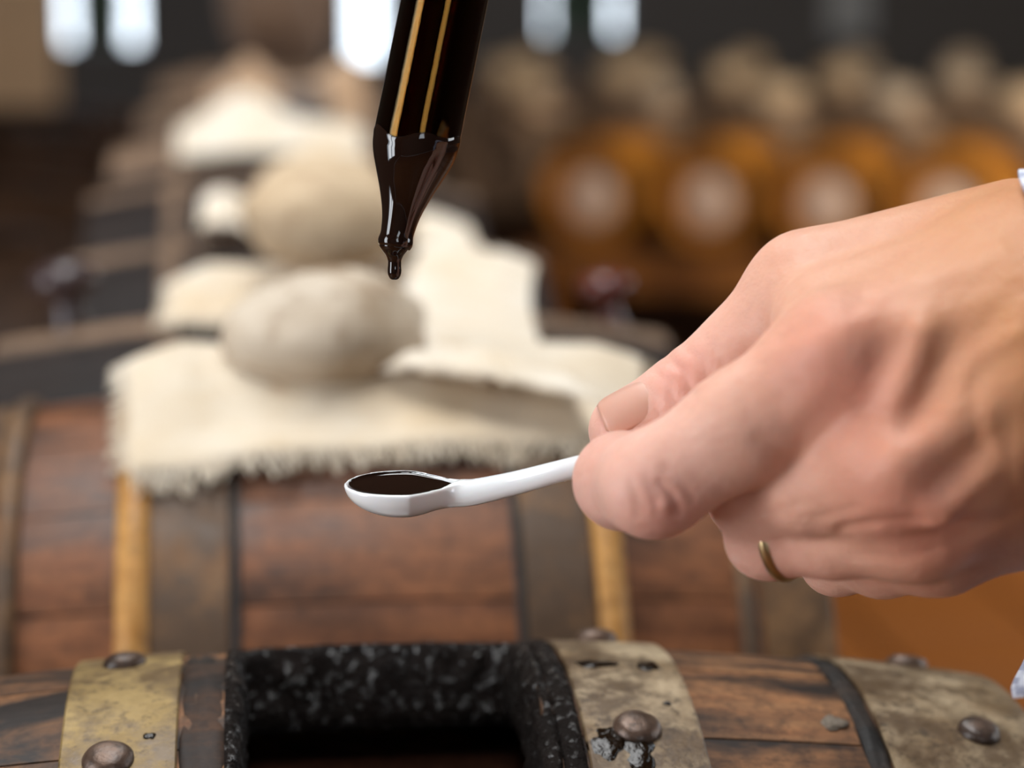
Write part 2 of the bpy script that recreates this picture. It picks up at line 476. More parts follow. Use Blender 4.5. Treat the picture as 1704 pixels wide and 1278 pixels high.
# hedges outside, clumps of leaf faces around a core
def hedge(name, x0, x1, z0, z1, y, label, seed):
    rnd = random.Random(seed)
    root = empty(name, ((x0 + x1) / 2, y, z0))
    cx = (x0 + x1) / 2
    box('hedge_core', x0 - cx + 0.01, x1 - cx - 0.01, -0.05, 0.05, 0, z1 - z0, M['hedge'], root)
    vs, fs = [], []
    for _ in range(900):
        c = Vector((rnd.uniform(x0, x1) - cx, rnd.uniform(-0.08, 0.0), rnd.uniform(0, z1 - z0)))
        a = Vector((rnd.gauss(0, 1), rnd.gauss(0, 1), rnd.gauss(0, 1))).normalized() * 0.02
        b = a.cross(Vector((rnd.gauss(0, 1), rnd.gauss(0, 1), rnd.gauss(0, 1)))).normalized() * 0.011
        k = len(vs); vs += [c - a, c + b, c + a, c - b]; fs.append((k, k + 1, k + 2, k + 3))
    lf = link('leaves', mesh('leaves', vs, fs), M['hedge'], root, smooth=False); lf['kind'] = 'stuff'
    tag(root, label, 'hedge', 'hedges outside the back windows')
YH = YB + 0.6
def hx(px): return on_Y(px, 50, YH).x
hedge('hedge', hx(122), hx(213), 0.0, 2.6, YH, 'narrow green hedge outside the window at the upper left', 1)
hedge('hedge', hx(911), hx(1017), 0.0, 2.6, YH, 'narrow green hedge outside the window right of the pipette', 2)
struct(link('ground', mesh('ground', [(-12, YB + 0.16, -0.1), (12, YB + 0.16, -0.1), (12, 30, -0.1), (-12, 30, -0.1)], [(0, 1, 2, 3)]), M['hedge'], smooth=False))
sh = empty('shutter', (bx(20), YB - 0.03, 0.55))
for k in range(4):
    box('board', -0.16 + k * 0.08, -0.083 + k * 0.08, -0.012, 0.012, 0, 1.8, M['shutter_tan'], sh)
for z in (0.25, 1.5): box('batten', -0.16, 0.157, -0.03, -0.012, z, z + 0.07, M['shutter_tan'], sh)
tag(sh, 'tan board shutter leaning on the dark back wall left of the window', 'shutter')

# ------------------------------------------------------------------ barrels
def prof_r(x, R, rh, L):
    return R - (R - rh) * (x / L) ** 2

def stave_mesh(R, rh, L, a0, a1, x0=None, x1=None, th=0.014, nx=16, na=4):
    x0 = -L if x0 is None else x0; x1 = L if x1 is None else x1
    vs, fs = [], []
    e = 0.0006
    for lay in (0, 1):
        for i in range(nx + 1):
            x = x0 + (x1 - x0) * i / nx
            r = prof_r(x, R, rh, L) - (th if lay else 0)
            da = 0.00035 / r
            for j in range(na + 1):
                a = a0 + da + (a1 - a0 - 2 * da) * j / na
                rr = r - (e if (lay == 0 and j in (0, na)) else 0)
                vs.append((x, -rr * math.sin(a), rr * math.cos(a)))   # a = 0 on top, positive towards the viewer
    w = na + 1; off = (nx + 1) * w
    for i in range(nx):
        for j in range(na):
            q = (i * w + j, (i + 1) * w + j, (i + 1) * w + j + 1, i * w + j + 1)
            fs.append(tuple(reversed(q))); fs.append(tuple(off + k for k in q))
        for j in (0, na):
            a, b = i * w + j, (i + 1) * w + j
            fs.append((a, b, off + b, off + a) if j == 0 else (b, a, off + a, off + b))
    for i in (0, nx):
        for j in range(na):
            a, b = i * w + j, i * w + j + 1
            fs.append((b, a, off + a, off + b) if i == 0 else (a, b, off + b, off + a))
    return mesh('stave', vs, fs)

def band_mesh(R, rh, L, x0, x1, th=0.0014, n=96, seg=6, lift=0.0):
    prof = []
    for i in range(seg + 1):
        x = x0 + (x1 - x0) * i / seg
        prof.append((prof_r(x, R, rh, L) + th + lift, x))
    inner = [(prof_r(x1, R, rh, L) - 0.0004, x1), (prof_r(x0, R, rh, L) - 0.0004, x0)]
    e = 0.0004
    ring = [(prof[0][0] - e, prof[0][1])] + [(p[0], min(max(p[1], x0 + e), x1 - e)) for p in prof] + [(prof[-1][0] - e, prof[-1][1])] + inner
    vs, fs = [], []
    m = len(ring)
    for (r, x) in ring:
        for k in range(n):
            a = 2 * math.pi * k / n
            vs.append((x, -r * math.sin(a), r * math.cos(a)))
    for i in range(m):
        i2 = (i + 1) % m
        for k in range(n):
            k2 = (k + 1) % n
            fs.append((i * n + k, i2 * n + k, i2 * n + k2, i * n + k2))
    return mesh('hoop', vs, fs)

def ring_mesh(R, rh, L, xc, w, h, n=96, m=10, rough=0.0, seed=0):
    """A half-round hoop (rod) lying on the barrel at xc, half width w, height h."""
    vs, fs = [], []
    for k in range(n):
        a = 2 * math.pi * k / n
        for i in range(m + 1):
            t = math.pi * i / m
            x = xc - w * math.cos(t)
            d = rough * mnoise.noise(Vector((math.cos(a) * 16 + seed, math.sin(a) * 16, 2 * t)))
            r = prof_r(x, R, rh, L) + (h + d) * math.sin(t) - 0.0005
            vs.append((x, -r * math.sin(a), r * math.cos(a)))
    for k in range(n):
        k2 = (k + 1) % n
        for i in range(m):
            fs.append((k * (m + 1) + i, k2 * (m + 1) + i, k2 * (m + 1) + i + 1, k * (m + 1) + i + 1))
        fs.append((k * (m + 1) + m, k2 * (m + 1) + m, k2 * (m + 1), k * (m + 1)))
    return mesh('hoop_ring', vs, fs)

_riv = {}
def rivet(parent, R, rh, L, x, a, rad=0.0052, h=0.0029, lift=0.0014, mat='rivet'):
    key = (rad, h)
    if key not in _riv:
        prof = [(rad * 0.98, -0.001), (rad, 0.0003), (rad * 0.93, h * 0.45), (rad * 0.75, h * 0.78), (rad * 0.42, h * 0.96), (rad * 0.05, h)]
        _riv[key] = lathe_mesh('rivet', smoothed(prof, 4), 32)
        for v in _riv[key].vertices:
            d = 0.045 * mnoise.noise(v.co * 330 + Vector((3.1, 1.7, 0.4)))
            v.co = v.co * (1 + d)
        _riv[key].materials.append(M[mat])
    o = link('rivet', _riv[key], None, parent)
    r = prof_r(x, R, rh, L) + lift
    nrm = Vector((2 * (R - rh) * x / L ** 2, -math.sin(a), math.cos(a))).normalized()
    o.location = (x, -r * math.sin(a), r * math.cos(a))
    o.rotation_euler = nrm.to_track_quat('Z', 'Y').to_euler()
    o.rotation_euler.rotate_axis('Z', random.uniform(0, 6))
    o.scale = (random.uniform(0.92, 1.08), random.uniform(0.92, 1.08), random.uniform(0.85, 1.1))
    return o

def heads(root, rh, L, m):
    for s in (-1, 1):
        bm = bmesh.new()
        k = 6
        w = 2 * (rh - 0.013) / k
        # a head of boards
        hd = None
        rr = rh - 0.0145
        for j in range(k):
            y0, y1 = -rr + j * 2 * rr / k + 0.0003, -rr + (j + 1) * 2 * rr / k - 0.0003
            pts = []
            for t in range(9):
                y = y0 + (y1 - y0) * t / 8
                pts.append((y, math.sqrt(max(rr * rr - y * y, 1e-8))))
            loop = [(y, z) for y, z in pts] + [(y, -z) for y, z in reversed(pts)]
            vs = [(s * (L - 0.012), y, z) for y, z in loop] + [(s * (L - 0.020), y, z) for y, z in loop]
            nn = len(loop)
            fs = [tuple(range(nn)) if s < 0 else tuple(reversed(range(nn))), tuple(reversed(range(nn, 2 * nn))) if s < 0 else tuple(range(nn, 2 * nn))]
            fs += [(i, (i + 1) % nn, nn + (i + 1) % nn, nn + i) for i in range(nn)]
            link('head_board', mesh('head_board', vs, fs), m, root, smooth=False)
        bm.free()

BR = dict(R=0.1180, rh=0.1055, L=0.1500)
BRS = [dict(R=r, rh=r * 0.894, L=0.144 + (r - 0.118) * 0.5) for r in (0.118, 0.118, 0.1205, 0.124, 0.130, 0.136, 0.144, 0.152)]
for b_, l_ in zip(BRS[3:], (0.128, 0.124, 0.120, 0.116, 0.112)): b_['L'] = l_
BRS[0] = BR
def prof_k(x, k): return prof_r(x, **BRS[k])
def bsurf(c, R, rh, L, px, py):
    """Where the sight line through px, py meets the barrel whose centre is c: local x and angle."""
    d = ray(px, py)
    best = (9.0, 0.0, 0.0)
    for i in range(12000):
        t = 0.2 + i * 0.00025
        p = CAM + d * t - Vector(c)
        g = math.hypot(p.y, p.z) - prof_r(p.x, R, rh, L)
        if g < best[0] and abs(p.x) < L:
            best = (g, p.x, math.atan2(-p.y, p.z))
        if g <= 0: break
    return best[1], best[2]          # nearest approach when the line just passes over the top

ZB = 0.789
SP = 0.25
centers = [Vector((0.0285, y, ZB - 0.118 + b['R'])) for y, b in zip((0.545, 0.795, 1.045, 1.30, 1.57, 1.85, 2.14, 2.45), BRS)]
centers[0].z -= 0.0125; centers[1].z += 0.012; centers[1].x = 0.0315; centers[2].x = 0.034; centers[3].x = 0.026; centers[4].x = 0.020; centers[5].x = 0.016; centers[6].x = 0.02; centers[7].x = 0.02

NST = 20
def barrel(k, stave_m, bands, rings, label):
    root = empty('vinegar_barrel', centers[k])
    R, rh, L = BRS[k]['R'], BRS[k]['rh'], BRS[k]['L']
    for j in range(NST):
        ph = -0.12 if k >= 2 else 0.0
        a0, a1 = 2 * math.pi * j / NST + ph, 2 * math.pi * (j + 1) / NST + ph
        am = (a0 + a1) / 2
        if am > math.pi: am -= 2 * math.pi
        if k == 0 and j in (NST - 1, 0, 1):
            continue
        o = link('stave', stave_mesh(R + random.uniform(-0.0004, 0.0004), rh, L, a0, a1), stave_m(am), root)
    for (x0, x1, mt, rv) in bands:
        h = link('hoop', band_mesh(R, rh, L, x0, x1), M[mt], root)
        for (x, a) in rv:
            rivet(h, R, rh, L, x, a)
    for (xc, w, hh, mt) in rings:
        link('hoop_ring', ring_mesh(R, rh, L, xc, w, hh, n=160 if k < 2 else 96, rough=0.0010 if k == 0 else 0.0006, seed=xc * 100), M[mt], root)
    heads(root, rh, L, M['wood_brown'] if k else M['wood_front'])
    tag(root, label, 'barrel', 'barrels in the row behind the spoon')
    return root

def rv_at(k, pts):
    out = []
    for (px, py) in pts:
        h = bsurf(centers[k], BR['R'] + 0.001, BR['rh'] + 0.001, BR['L'], px, py)
        if h: out.append(h)
    return out

# --- the open barrel in front
rvL = rv_at(0, [(208, 1108), (180, 1268)]); rvR = rv_at(0, [(992, 1066), (1060, 1216)]); rvE = rv_at(0, [(1508, 1085), (1628, 1222)])
B1 = barrel(0, lambda a: M['wood_front'],
            [(-0.0720, -0.0468, 'brass', rvL), (0.0420, 0.0685, 'steel', rvR), (0.1105, 0.1498, 'steel', rvE), (-0.1498, -0.1105, 'brass', [])],
            [(-0.0415, 0.0050, 0.0008, 'ironwood'), (0.0390, 0.0028, 0.0020, 'tar'), (0.1078, 0.0027, 0.0014, 'crust_brown'), (-0.1078, 0.0027, 0.0014, 'iron')],
            'small open barrel with square bung hole and riveted hoops, nearest the camera')
# the two staves that the bung hole cuts through
HX0, HX1, HA = -0.0345, 0.0340, 2 * math.pi / NST
for (a0, a1) in ((0, HA), (-HA, 0), (HA, 2 * HA)):
    link('stave', stave_mesh(BR['R'], BR['rh'], BR['L'], a0, a1, -BR['L'], HX0, nx=10), M['wood_front'], B1)
    link('stave', stave_mesh(BR['R'], BR['rh'], BR['L'], a0, a1, HX1, BR['L'], nx=10), M['wood_front'], B1)
def bung_rim():
    """Crusted lining of the square hole: a lip on the wood, a worn chamfer and rough walls going down."""
    R, rh, L = BR['R'], BR['rh'], BR['L']
    nu = 168
    def outline(t, grow):
        # rounded rectangle in (x, angle) unrolled; perimeter parameter 0..1
        x0, x1 = HX0 - grow, HX1 + grow; s0, s1 = -HA * R - grow, 2 * HA * R + grow
        w, h = x1 - x0, s1 - s0
        p = t * 2 * (w + h)
        if p < w: return x0 + p, s0
        p -= w
        if p < h: return x1, s0 + p
        p -= h
        if p < w: return x1 - p, s1
        p -= w
        return x0, s1 - p
    levels = [(0.0022, 0.0002), (0.0012, 0.0011), (0.0, 0.0008), (-0.0012, -0.0010), (-0.0018, -0.0030), (-0.0020, -0.006), (-0.0022, -0.009), (-0.0024, -0.012), (-0.0026, -0.015), (-0.0022, -0.018), (-0.001, -0.020), (0.001, -0.0205), (0.004, -0.019)]
    vs, fs = [], []
    for li, (g, d) in enumerate(levels):
        for k in range(nu):
            x, s = outline(k / nu, g)
            if li in (0,): jit = 0.0
            else:
                jit = 1.0
            nz = mnoise.fractal(Vector((x * 190, s * 190, d * 190 + 3)), 1.0, 2.0, 4)
            nz2 = mnoise.noise(Vector((x * 520, s * 520, d * 520)))
            a = s / R
            r = prof_r(x, R, rh, L) + d + (0.0004 * nz if li < 3 else 0.0014 * nz)
            # push walls inwards irregularly
            cx, cs = (HX0 + HX1) / 2, 0.5 * HA * R
            v = Vector((cx - x, cs - s)); v.normalize()
            amp = jit * (0.0004 if li < 3 else 0.0020)
            x += v.x * amp * (nz + 0.5 * nz2); s += v.y * amp * (nz + 0.5 * nz2)
            a = s / R
            vs.append((x, -r * math.sin(a), r * math.cos(a)))
    for li in range(len(levels) - 1):
        for k in range(nu):
            k2 = (k + 1) % nu
            fs.append((li * nu + k, li * nu + k2, (li + 1) * nu + k2, (li + 1) * nu + k))
    me = mesh('bung_hole_crust', vs, fs)
    o = link('bung_hole_crust', me, M['tar'], B1)
    o['label'] = 'black crusted lining of the square bung hole'
    md = o.modifiers.new('sub', 'SUBSURF'); md.levels = 1; md.render_levels = 1
bung_rim()
zsurf = 0.086
yy = 0.054
vin = link('vinegar', mesh('vinegar', [(-0.085, -yy, zsurf), (0.085, -yy, zsurf), (0.085, yy, zsurf), (-0.085, yy, zsurf)], [(0, 1, 2, 3)]), M['vinegar'], B1, smooth=False)
vin['label'] = 'black vinegar inside the open barrel'
# spilled drops of thick vinegar on the right hoop
def blob_mesh(name, rx, ry, rz, seed, amp=0.25, sub=3):
    bm = bmesh.new(); bmesh.ops.create_icosphere(bm, subdivisions=sub, radius=1.0)
    for v in bm.verts:
        d = 1 + amp * mnoise.fractal(v.co * 1.3 + Vector((seed * 7.1, seed * 3.3, seed)), 1.0, 2.0, 3)
        v.co = Vector((v.co.x * rx * d, v.co.y * ry * d, v.co.z * rz * d))
    me = bpy.data.meshes.new(name); bm.to_mesh(me); bm.free()
    return me
for (px, py, rx, ry, sd) in ((1008, 1240, 0.0036, 0.0055, 1), (1060, 1248, 0.0042, 0.0070, 2), (985, 1106, 0.0050, 0.0030, 3), (1075, 1110, 0.0032, 0.0034, 4),
                             (1385, 1195, 0.0032, 0.0030, 5), (250, 1226, 0.0014, 0.0012, 6), (1110, 1172, 0.0010, 0.0010, 7)):
    h = bsurf(centers[0], BR['R'] + 0.0012, BR['rh'] + 0.0012, BR['L'], px, py)
    if not h: continue
    x, a = h
    o = link('spill', blob_mesh('spill', rx, ry, 0.0006, sd, 0.45), M['spill'] if sd != 5 else M['crust_pale'], B1)
    r = prof_r(x, BR['R'], BR['rh'], BR['L']) + (0.0012 if sd != 5 else -0.0001)
    o.location = (x, -r * math.sin(a), r * math.cos(a)); o.rotation_euler = (a, 0, 0)

# --- the second barrel, reddish, with chestnut rods beside its hoops
B2 = barrel(1, lambda a: M['wood_red'],
            [(-0.0640, -0.0405, 'hoop_dull', []), (0.0480, 0.0690, 'hoop_dull', []), (-0.1438, -0.1120, 'hoop_dull', []), (0.1210, 0.1438, 'hoop_dull', [])],
            [(-0.0690, 0.0052, 0.0046, 'rod'), (0.0745, 0.0048, 0.0044, 'rod'), (-0.1075, 0.0046, 0.004, 'hoop_dull'), (0.1165, 0.0030, 0.003, 'hoop_dull'), (-0.0385, 0.0016, 0.0016, 'iron'), (0.0465, 0.0016, 0.0016, 'iron')],
            'reddish-brown barrel with light chestnut rods, directly behind the open barrel')
def dusty(shade_edge):  # front shade painted as near-black staves; only the top staves stay brown
    return lambda a: M['wood_brown'] if -0.95 < a < shade_edge else M['wood_shade']
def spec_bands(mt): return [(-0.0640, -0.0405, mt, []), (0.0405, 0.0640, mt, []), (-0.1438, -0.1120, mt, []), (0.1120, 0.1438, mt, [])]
ordn = ['third', 'fourth', 'fifth', 'sixth', 'seventh', 'eighth']
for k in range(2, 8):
    b = barrel(k, dusty(0.30 if k < 5 else 0.62), [], [(-0.0690, 0.0052, 0.0046, 'wood_brown'), (0.0690, 0.0052, 0.0046, 'wood_brown')],
           'brown barrel with front shade painted in, %s in the row counted from the open one' % ordn[k - 2])

def knob(k, px, py, s, m, label):
    h = bsurf(centers[k], BR['R'], BR['rh'], BR['L'], px, py)
    if not h: return
    x, a = h
    prof = smoothed([(0.011, -0.004), (0.008, 0.004), (0.0065, 0.011), (0.0075, 0.016), (0.0135, 0.019), (0.0150, 0.0245), (0.0115, 0.0295), (0.004, 0.0315), (0.0003, 0.0317)], 4)
    o = link('knob', lathe_mesh('knob', [(r * s, z * s) for r, z in prof], 32), m, bpy.data.objects['vinegar_barrel.%03d' % k])
    r = prof_r(x, BR['R'], BR['rh'], BR['L'])
    o.location = (x, -r * math.sin(a), r * math.cos(a))
    o.rotation_euler = (a * 0.5, -0.12, 0)
    o['label'] = label
n = N('glossy_dark_knob'); n.color((0.055, 0.035, 0.035)); n.rough(0.25); M['knob'] = n.m
n = N('glossy_red_knob'); n.color((0.10, 0.022, 0.016)); n.rough(0.14); M['knob_red'] = n.m
knob(2, 120, 548, 1.0, M['knob'], 'dark glossy knob')
knob(2, 1015, 508, 0.8, M['knob_red'], 'dark red glossy knob')

# the stand under the row
st = empty('barrel_stand', (centers[0].x, 0.42, 0))
zr = ZB - prof_r(0.085, **BR) + 0.001
for s in (-1, 1):
    box('rail', s * 0.085 - 0.022, s * 0.085 + 0.022, 0.0, 2.25, zr - 0.07, zr, M['wood_dark'], st, 0.003)
    for y in (0.1, 1.05, 2.0):
        box('leg', s * 0.085 - 0.02, s * 0.085 + 0.02, y - 0.02, y + 0.02, 0, zr - 0.07, M['wood_dark'], st, 0.003)
for y in (0.1, 1.05, 2.0):
    box('crossbar', -0.065, 0.065, y - 0.012, y + 0.012, 0.25, 0.30, M['wood_dark'], st, 0.002)
tag(st, 'dark timber stand carrying the row of barrels', 'stand')

# ------------------------------------------------------------------ cloths and stones
def uv_grid(me, nu, nv):
    uv = me.uv_layers.new(name='UVMap')
    for poly in me.polygons:
        for li in poly.loop_indices:
            vi = me.loops[li].vertex_index
            uv.data[li].uv = ((vi // (nv + 1)) / nu, (vi % (nv + 1)) / nv)

def grid_cloth(name, fn, nu, nv, m, parent, th=0.0007):
    vs = [fn(i / nu, j / nv) for i in range(nu + 1) for j in range(nv + 1)]
    fs = [(i * (nv + 1) + j, (i + 1) * (nv + 1) + j, (i + 1) * (nv + 1) + j + 1, i * (nv + 1) + j + 1) for i in range(nu) for j in range(nv)]
    me = mesh(name, vs, fs); uv_grid(me, nu, nv)
    o = link(name, me, m, parent)
    md = o.modifiers.new('thick', 'SOLIDIFY'); md.thickness = th; md.offset = 0
    return o

def threads(name, items, m, parent, rad=0.00035):
    """items: list of point lists, each a loose thread."""
    vs, fs = [], []
    for pts in items:
        b = len(vs)
        for i, p in enumerate(pts):
            t = (pts[min(i + 1, len(pts) - 1)] - pts[max(i - 1, 0)]).normalized()
            u = t.cross(Vector((0.3, 0.5, 0.8))).normalized(); w = t.cross(u)
            for k in range(3):
                a = 2.094 * k
                vs.append(p + (u * math.cos(a) + w * math.sin(a)) * rad)
        for i in range(len(pts) - 1):
            for k in range(3):
                k2 = (k + 1) % 3
                fs.append((b + i * 3 + k, b + i * 3 + k2, b + (i + 1) * 3 + k2, b + (i + 1) * 3 + k))
    o = link(name, mesh(name, vs, fs), m, parent)
    o['kind'] = 'stuff'
    return o

def barrel_cloth(k, corners, m, label, lift=0.0042, wr=0.0012, lid=0.011, mound=None, nu=70, nv=44, seed=0, fringes=True, fr_len=0.009):
    """corners: (x, angle) front-left, front-right, back-right, back-left, on barrel k, in its own coordinates."""
    R, rh, L = BRS[k]['R'], BRS[k]['rh'], BRS[k]['L']
    root = empty('linen_cloth', centers[k] + Vector((0, 0, R)))
    FL, FR, BRt, BL = corners
    def pt(u, v):
        x = (FL[0] * (1 - u) + FR[0] * u) * (1 - v) + (BL[0] * (1 - u) + BRt[0] * u) * v
        a = (FL[1] * (1 - u) + FR[1] * u) * (1 - v) + (BL[1] * (1 - u) + BRt[1] * u) * v
        w = wr * (mnoise.fractal(Vector((x * 40 + seed * 5, a * 5, seed)), 1.0, 2.0, 3) + 0.6 * math.sin(x * 130 + a * 3 + seed))
        edge = max(0.0, 1 - v * 6)
        ss = min(max((v - 0.12) / 0.40, 0.0), 1.0); ss = ss * ss * (3 - 2 * ss)
        eu = min(min(u, 1 - u) / 0.10, 1.0)
        r = prof_r(min(max(x, -L), L), R, rh, L) + lift + w + 0.0015 * edge + lid * ss * (0.75 + 0.25 * eu)
        if mound:
            for (mx, ma, sx, sa, mh) in mound:
                q = ((x - mx) / sx) ** 2 + ((a - ma) / sa) ** 2
                r += mh * math.exp(-q)
        return Vector((x, -r * math.sin(a), r * math.cos(a) - R))
    grid_cloth('cloth', pt, nu, nv, m, root)
    if fringes:
        items = []
        rnd = random.Random(seed)
        for i in range(260):
            u = i / 259
            p = pt(u, 0.0); q = pt(u, 0.03); d = (p - q).normalized()
            ln = fr_len * rnd.uniform(0.4, 1.25); sx = rnd.uniform(-0.4, 0.4)
            mid = p + (d + Vector((sx, 0, 0))) * ln * 0.5
            end = p + (d + Vector((sx * 1.6 + rnd.uniform(-.2, .2), -0.1, -0.25))) * ln
            items.append([q, p, mid, end])
        for i in range(120):
            v = i / 119
            for side in ((0.0, 0.03), (1.0, 0.97)):
                p = pt(side[0], v); q = pt(side[1], v); d = (p - q).normalized()
                ln = fr_len * rnd.uniform(0.4, 1.0); s = rnd.uniform(-0.3, 0.3)
                items.append([q, p, p + (d + Vector((0, s * .6, -0.15 + s * .3))) * ln])
        threads('fringe', items, m, root)
    tag(root, label, 'cloth', 'linen cloths laid over the bung holes')
    return root

def cs(k, *pix):
    return [bsurf(centers[k], BRS[k]['R'] + 0.004, BRS[k]['rh'] + 0.004, BRS[k]['L'], *p) for p in pix]
f = cs(1, (218, 790), (1075, 738))
barrel_cloth(1, [f[0], f[1], (f[1][0] + 0.012, -0.42), (f[0][0] - 0.004, -0.38)], M['linen'],
             'cream fringed linen cloth under the nearest stone, on the second barrel', seed=3, fr_len=0.008)

def stone_obj(px, py, d, rx, ry, rz, seed, m, label, rot=(0, 0, 0), amp=0.10, cat='stone'):
    o = link('river_stone', blob_mesh('river_stone', rx, ry, rz, seed, amp, 4), m)
    o.location = P(px, py, d); o.rotation_euler = rot
    tag(o, label, cat, 'stones weighing down the cloths')
    return o
stone_obj(545, 556, 0.792, 0.0345, 0.027, 0.0195, 2, M['stone'], 'rounded grey-brown river stone on the front linen cloth', (0.25, -0.10, 0.2))
# cloth on the third barrel and its corner, folded forward over the front stone
f = cs(2, (272, 545), (880, 560))
c3 = barrel_cloth(2, [f[0], f[1], (f[1][0] - 0.004, -0.5), (f[0][0] + 0.006, -0.5)], M['linen'],
                  'cream linen cloth on the third barrel with one corner folded forward', seed=9, fr_len=0.006, lid=0.016)
ctrl = [[P(700, 412, 1.020), P(800, 400, 1.030), P(892, 440, 1.020)],
        [P(668, 500, 0.90), P(780, 490, 0.900), P(868, 525, 0.92)],
        [P(612, 575, 0.780), P(760, 560, 0.785), P(890, 600, 0.800)],
        [P(690, 606, 0.768), P(800, 610, 0.765), P(1000, 664, 0.757)]]
def bez(u, v):
    b2 = lambda t: ((1 - t) ** 2, 2 * t * (1 - t), t * t)
    b3 = lambda t: ((1 - t) ** 3, 3 * t * (1 - t) ** 2, 3 * t * t * (1 - t), t ** 3)
    p = Vector((0, 0, 0))
    for wv, row in zip(b3(v), ctrl):
        for wu, c in zip(b2(u), row):
            p += c * (wu * wv)
    nz = mnoise.fractal(Vector((u * 4, v * 4, 4.4)), 1.0, 2.0, 3)
    return p + Vector((0, -1, 0.6)) * 0.0022 * nz - Vector(c3.location)
fl = grid_cloth('folded_corner', bez, 36, 44, M['linen_white'], c3)
items = []
rnd = random.Random(5)
for i in range(150):
    v = 0.45 + 0.55 * i / 149
    p = bez(0, v); q = bez(0.03, v); d = (p - q).normalized()
    items.append([q, p, p + (d + Vector((rnd.uniform(-.2, .2), rnd.uniform(-.2, .2), -0.4))) * rnd.uniform(0.003, 0.008)])
for i in range(120):
    u = i / 119
    p = bez(u, 1.0); q = bez(u, 0.97); d = (p - q).normalized()
    items.append([q, p, p + (d + Vector((rnd.uniform(-.3, .3), 0, -0.2))) * rnd.uniform(0.002, 0.006)])
threads('fringe', items, M['linen_white'], c3)
stone_obj(545, 362, 1.035, 0.0375, 0.030, 0.0225, 5, M['stone_tan'], 'large tan river stone on the third barrel behind the pipette tip', (0.15, 0.05, 0.1))
f = cs(3, (332, 405), (800, 425))
barrel_cloth(3, [f[0], f[1], (f[1][0] - 0.004, -0.6), (f[0][0] + 0.004, -0.6)], M['linen_white'],
             'pale linen cloth half hidden behind the tan stone, fourth barrel', seed=12, mound=[(-0.045, 0.0, 0.018, 0.25, 0.018)], fringes=False, lid=0.010)
stone_obj(540, 318, 1.30, 0.036, 0.030, 0.022, 8, M['stone_tan'], 'tan stone on the fourth barrel, partly behind the pipette', (0.1, 0, 0.5))
f = cs(5, (292, 268), (610, 262))
barrel_cloth(5, [f[0], f[1], (f[1][0], -0.6), (f[0][0], -0.6)], M['linen_white'],
             'white cloth bunched over a mound on the sixth barrel', seed=15, mound=[(-0.022, -0.02, 0.030, 0.22, 0.022)], lid=0.004, fringes=False)
f = cs(6, (345, 226), (610, 226))
barrel_cloth(6, [f[0], f[1], (f[1][0], -0.6), (f[0][0], -0.6)], M['linen_tan'],
             'tan cloth heaped in two folds on the seventh barrel', seed=21, mound=[(-0.022, -0.1, 0.018, 0.25, 0.026), (0.070, -0.05, 0.026, 0.25, 0.030)], lid=0.004, fringes=False)
stone_obj(505, 188, 2.02, 0.026, 0.022, 0.022, 14, M['stone_dark'], 'dark stone between the two folds of tan cloth', (0, 0, 0))
# brown sack on the last barrel
sk = blob_mesh('sack', 0.058, 0.055, 0.085, 17, 0.12, 5)
for v in sk.vertices:
    a = math.atan2(v.co.y, v.co.x)
    s = 1.0 + 0.035 * math.sin(9 * a + 6 * v.co.z / 0.08) - 0.18 * max(0, v.co.z / 0.085) ** 2
    v.co.x *= s; v.co.y *= s
    v.co.z = max(v.co.z, -0.070)
sko = link('sack', sk, M['sack']); sko.location = (P(466, 92, 2.44).x, 2.44, 0.975 + 0.069)
tag(sko, 'brown sack standing on the last barrel against the bright window', 'sack')

# ------------------------------------------------------------------ barrels in the background
def plain_barrel_meshes(R, rh, L, m):
    n_st, per = 18, 5
    n = n_st * per
    vs, fs = [], []
    nx = 14
    for i in range(nx + 1):
        x = -L + 2 * L * i / nx
        for k in range(n):
            a = 2 * math.pi * k / n
            r = prof_r(x, R, rh, L) - (0.004 if k % per == 0 else 0)
            vs.append((x, -r * math.sin(a), r * math.cos(a)))
    for i in range(nx):
        for k in range(n):
            k2 = (k + 1) % n
            fs.append((i * n + k, i * n + k2, (i + 1) * n + k2, (i + 1) * n + k))
    for end, i in ((-1, 0), (1, nx)):           # chime, then a recessed head
        b = len(vs)
        for k in range(n):
            a = 2 * math.pi * k / n; r = rh * 0.90
            vs.append((end * L, -r * math.sin(a), r * math.cos(a)))
        for k in range(n):
            a = 2 * math.pi * k / n; r = rh * 0.90
            vs.append((end * (L - 0.02), -r * math.sin(a), r * math.cos(a)))
        for k in range(n):
            k2 = (k + 1) % n
            q = (i * n + k, i * n + k2, b + k2, b + k); q2 = (b + k, b + k2, b + n + k2, b + n + k)
            fs.append(q if end > 0 else tuple(reversed(q))); fs.append(q2 if end > 0 else tuple(reversed(q2)))
    body = mesh('body', vs, fs); body.materials.append(m)
    hd = lathe_mesh('head', [(rh * 0.9, -0.006), (rh * 0.9, 0.006)], 48, axis='x'); hd.materials.append(m)
    hoops = [band_mesh(R, rh, L, a, b, th=0.003, n=64, seg=3) for a, b in ((-L, -0.82 * L), (0.82 * L, L), (-0.45 * L, -0.3 * L), (0.3 * L, 0.45 * L))]
    for h in hoops: h.materials.append(m)
    return body, hd, hoops, L

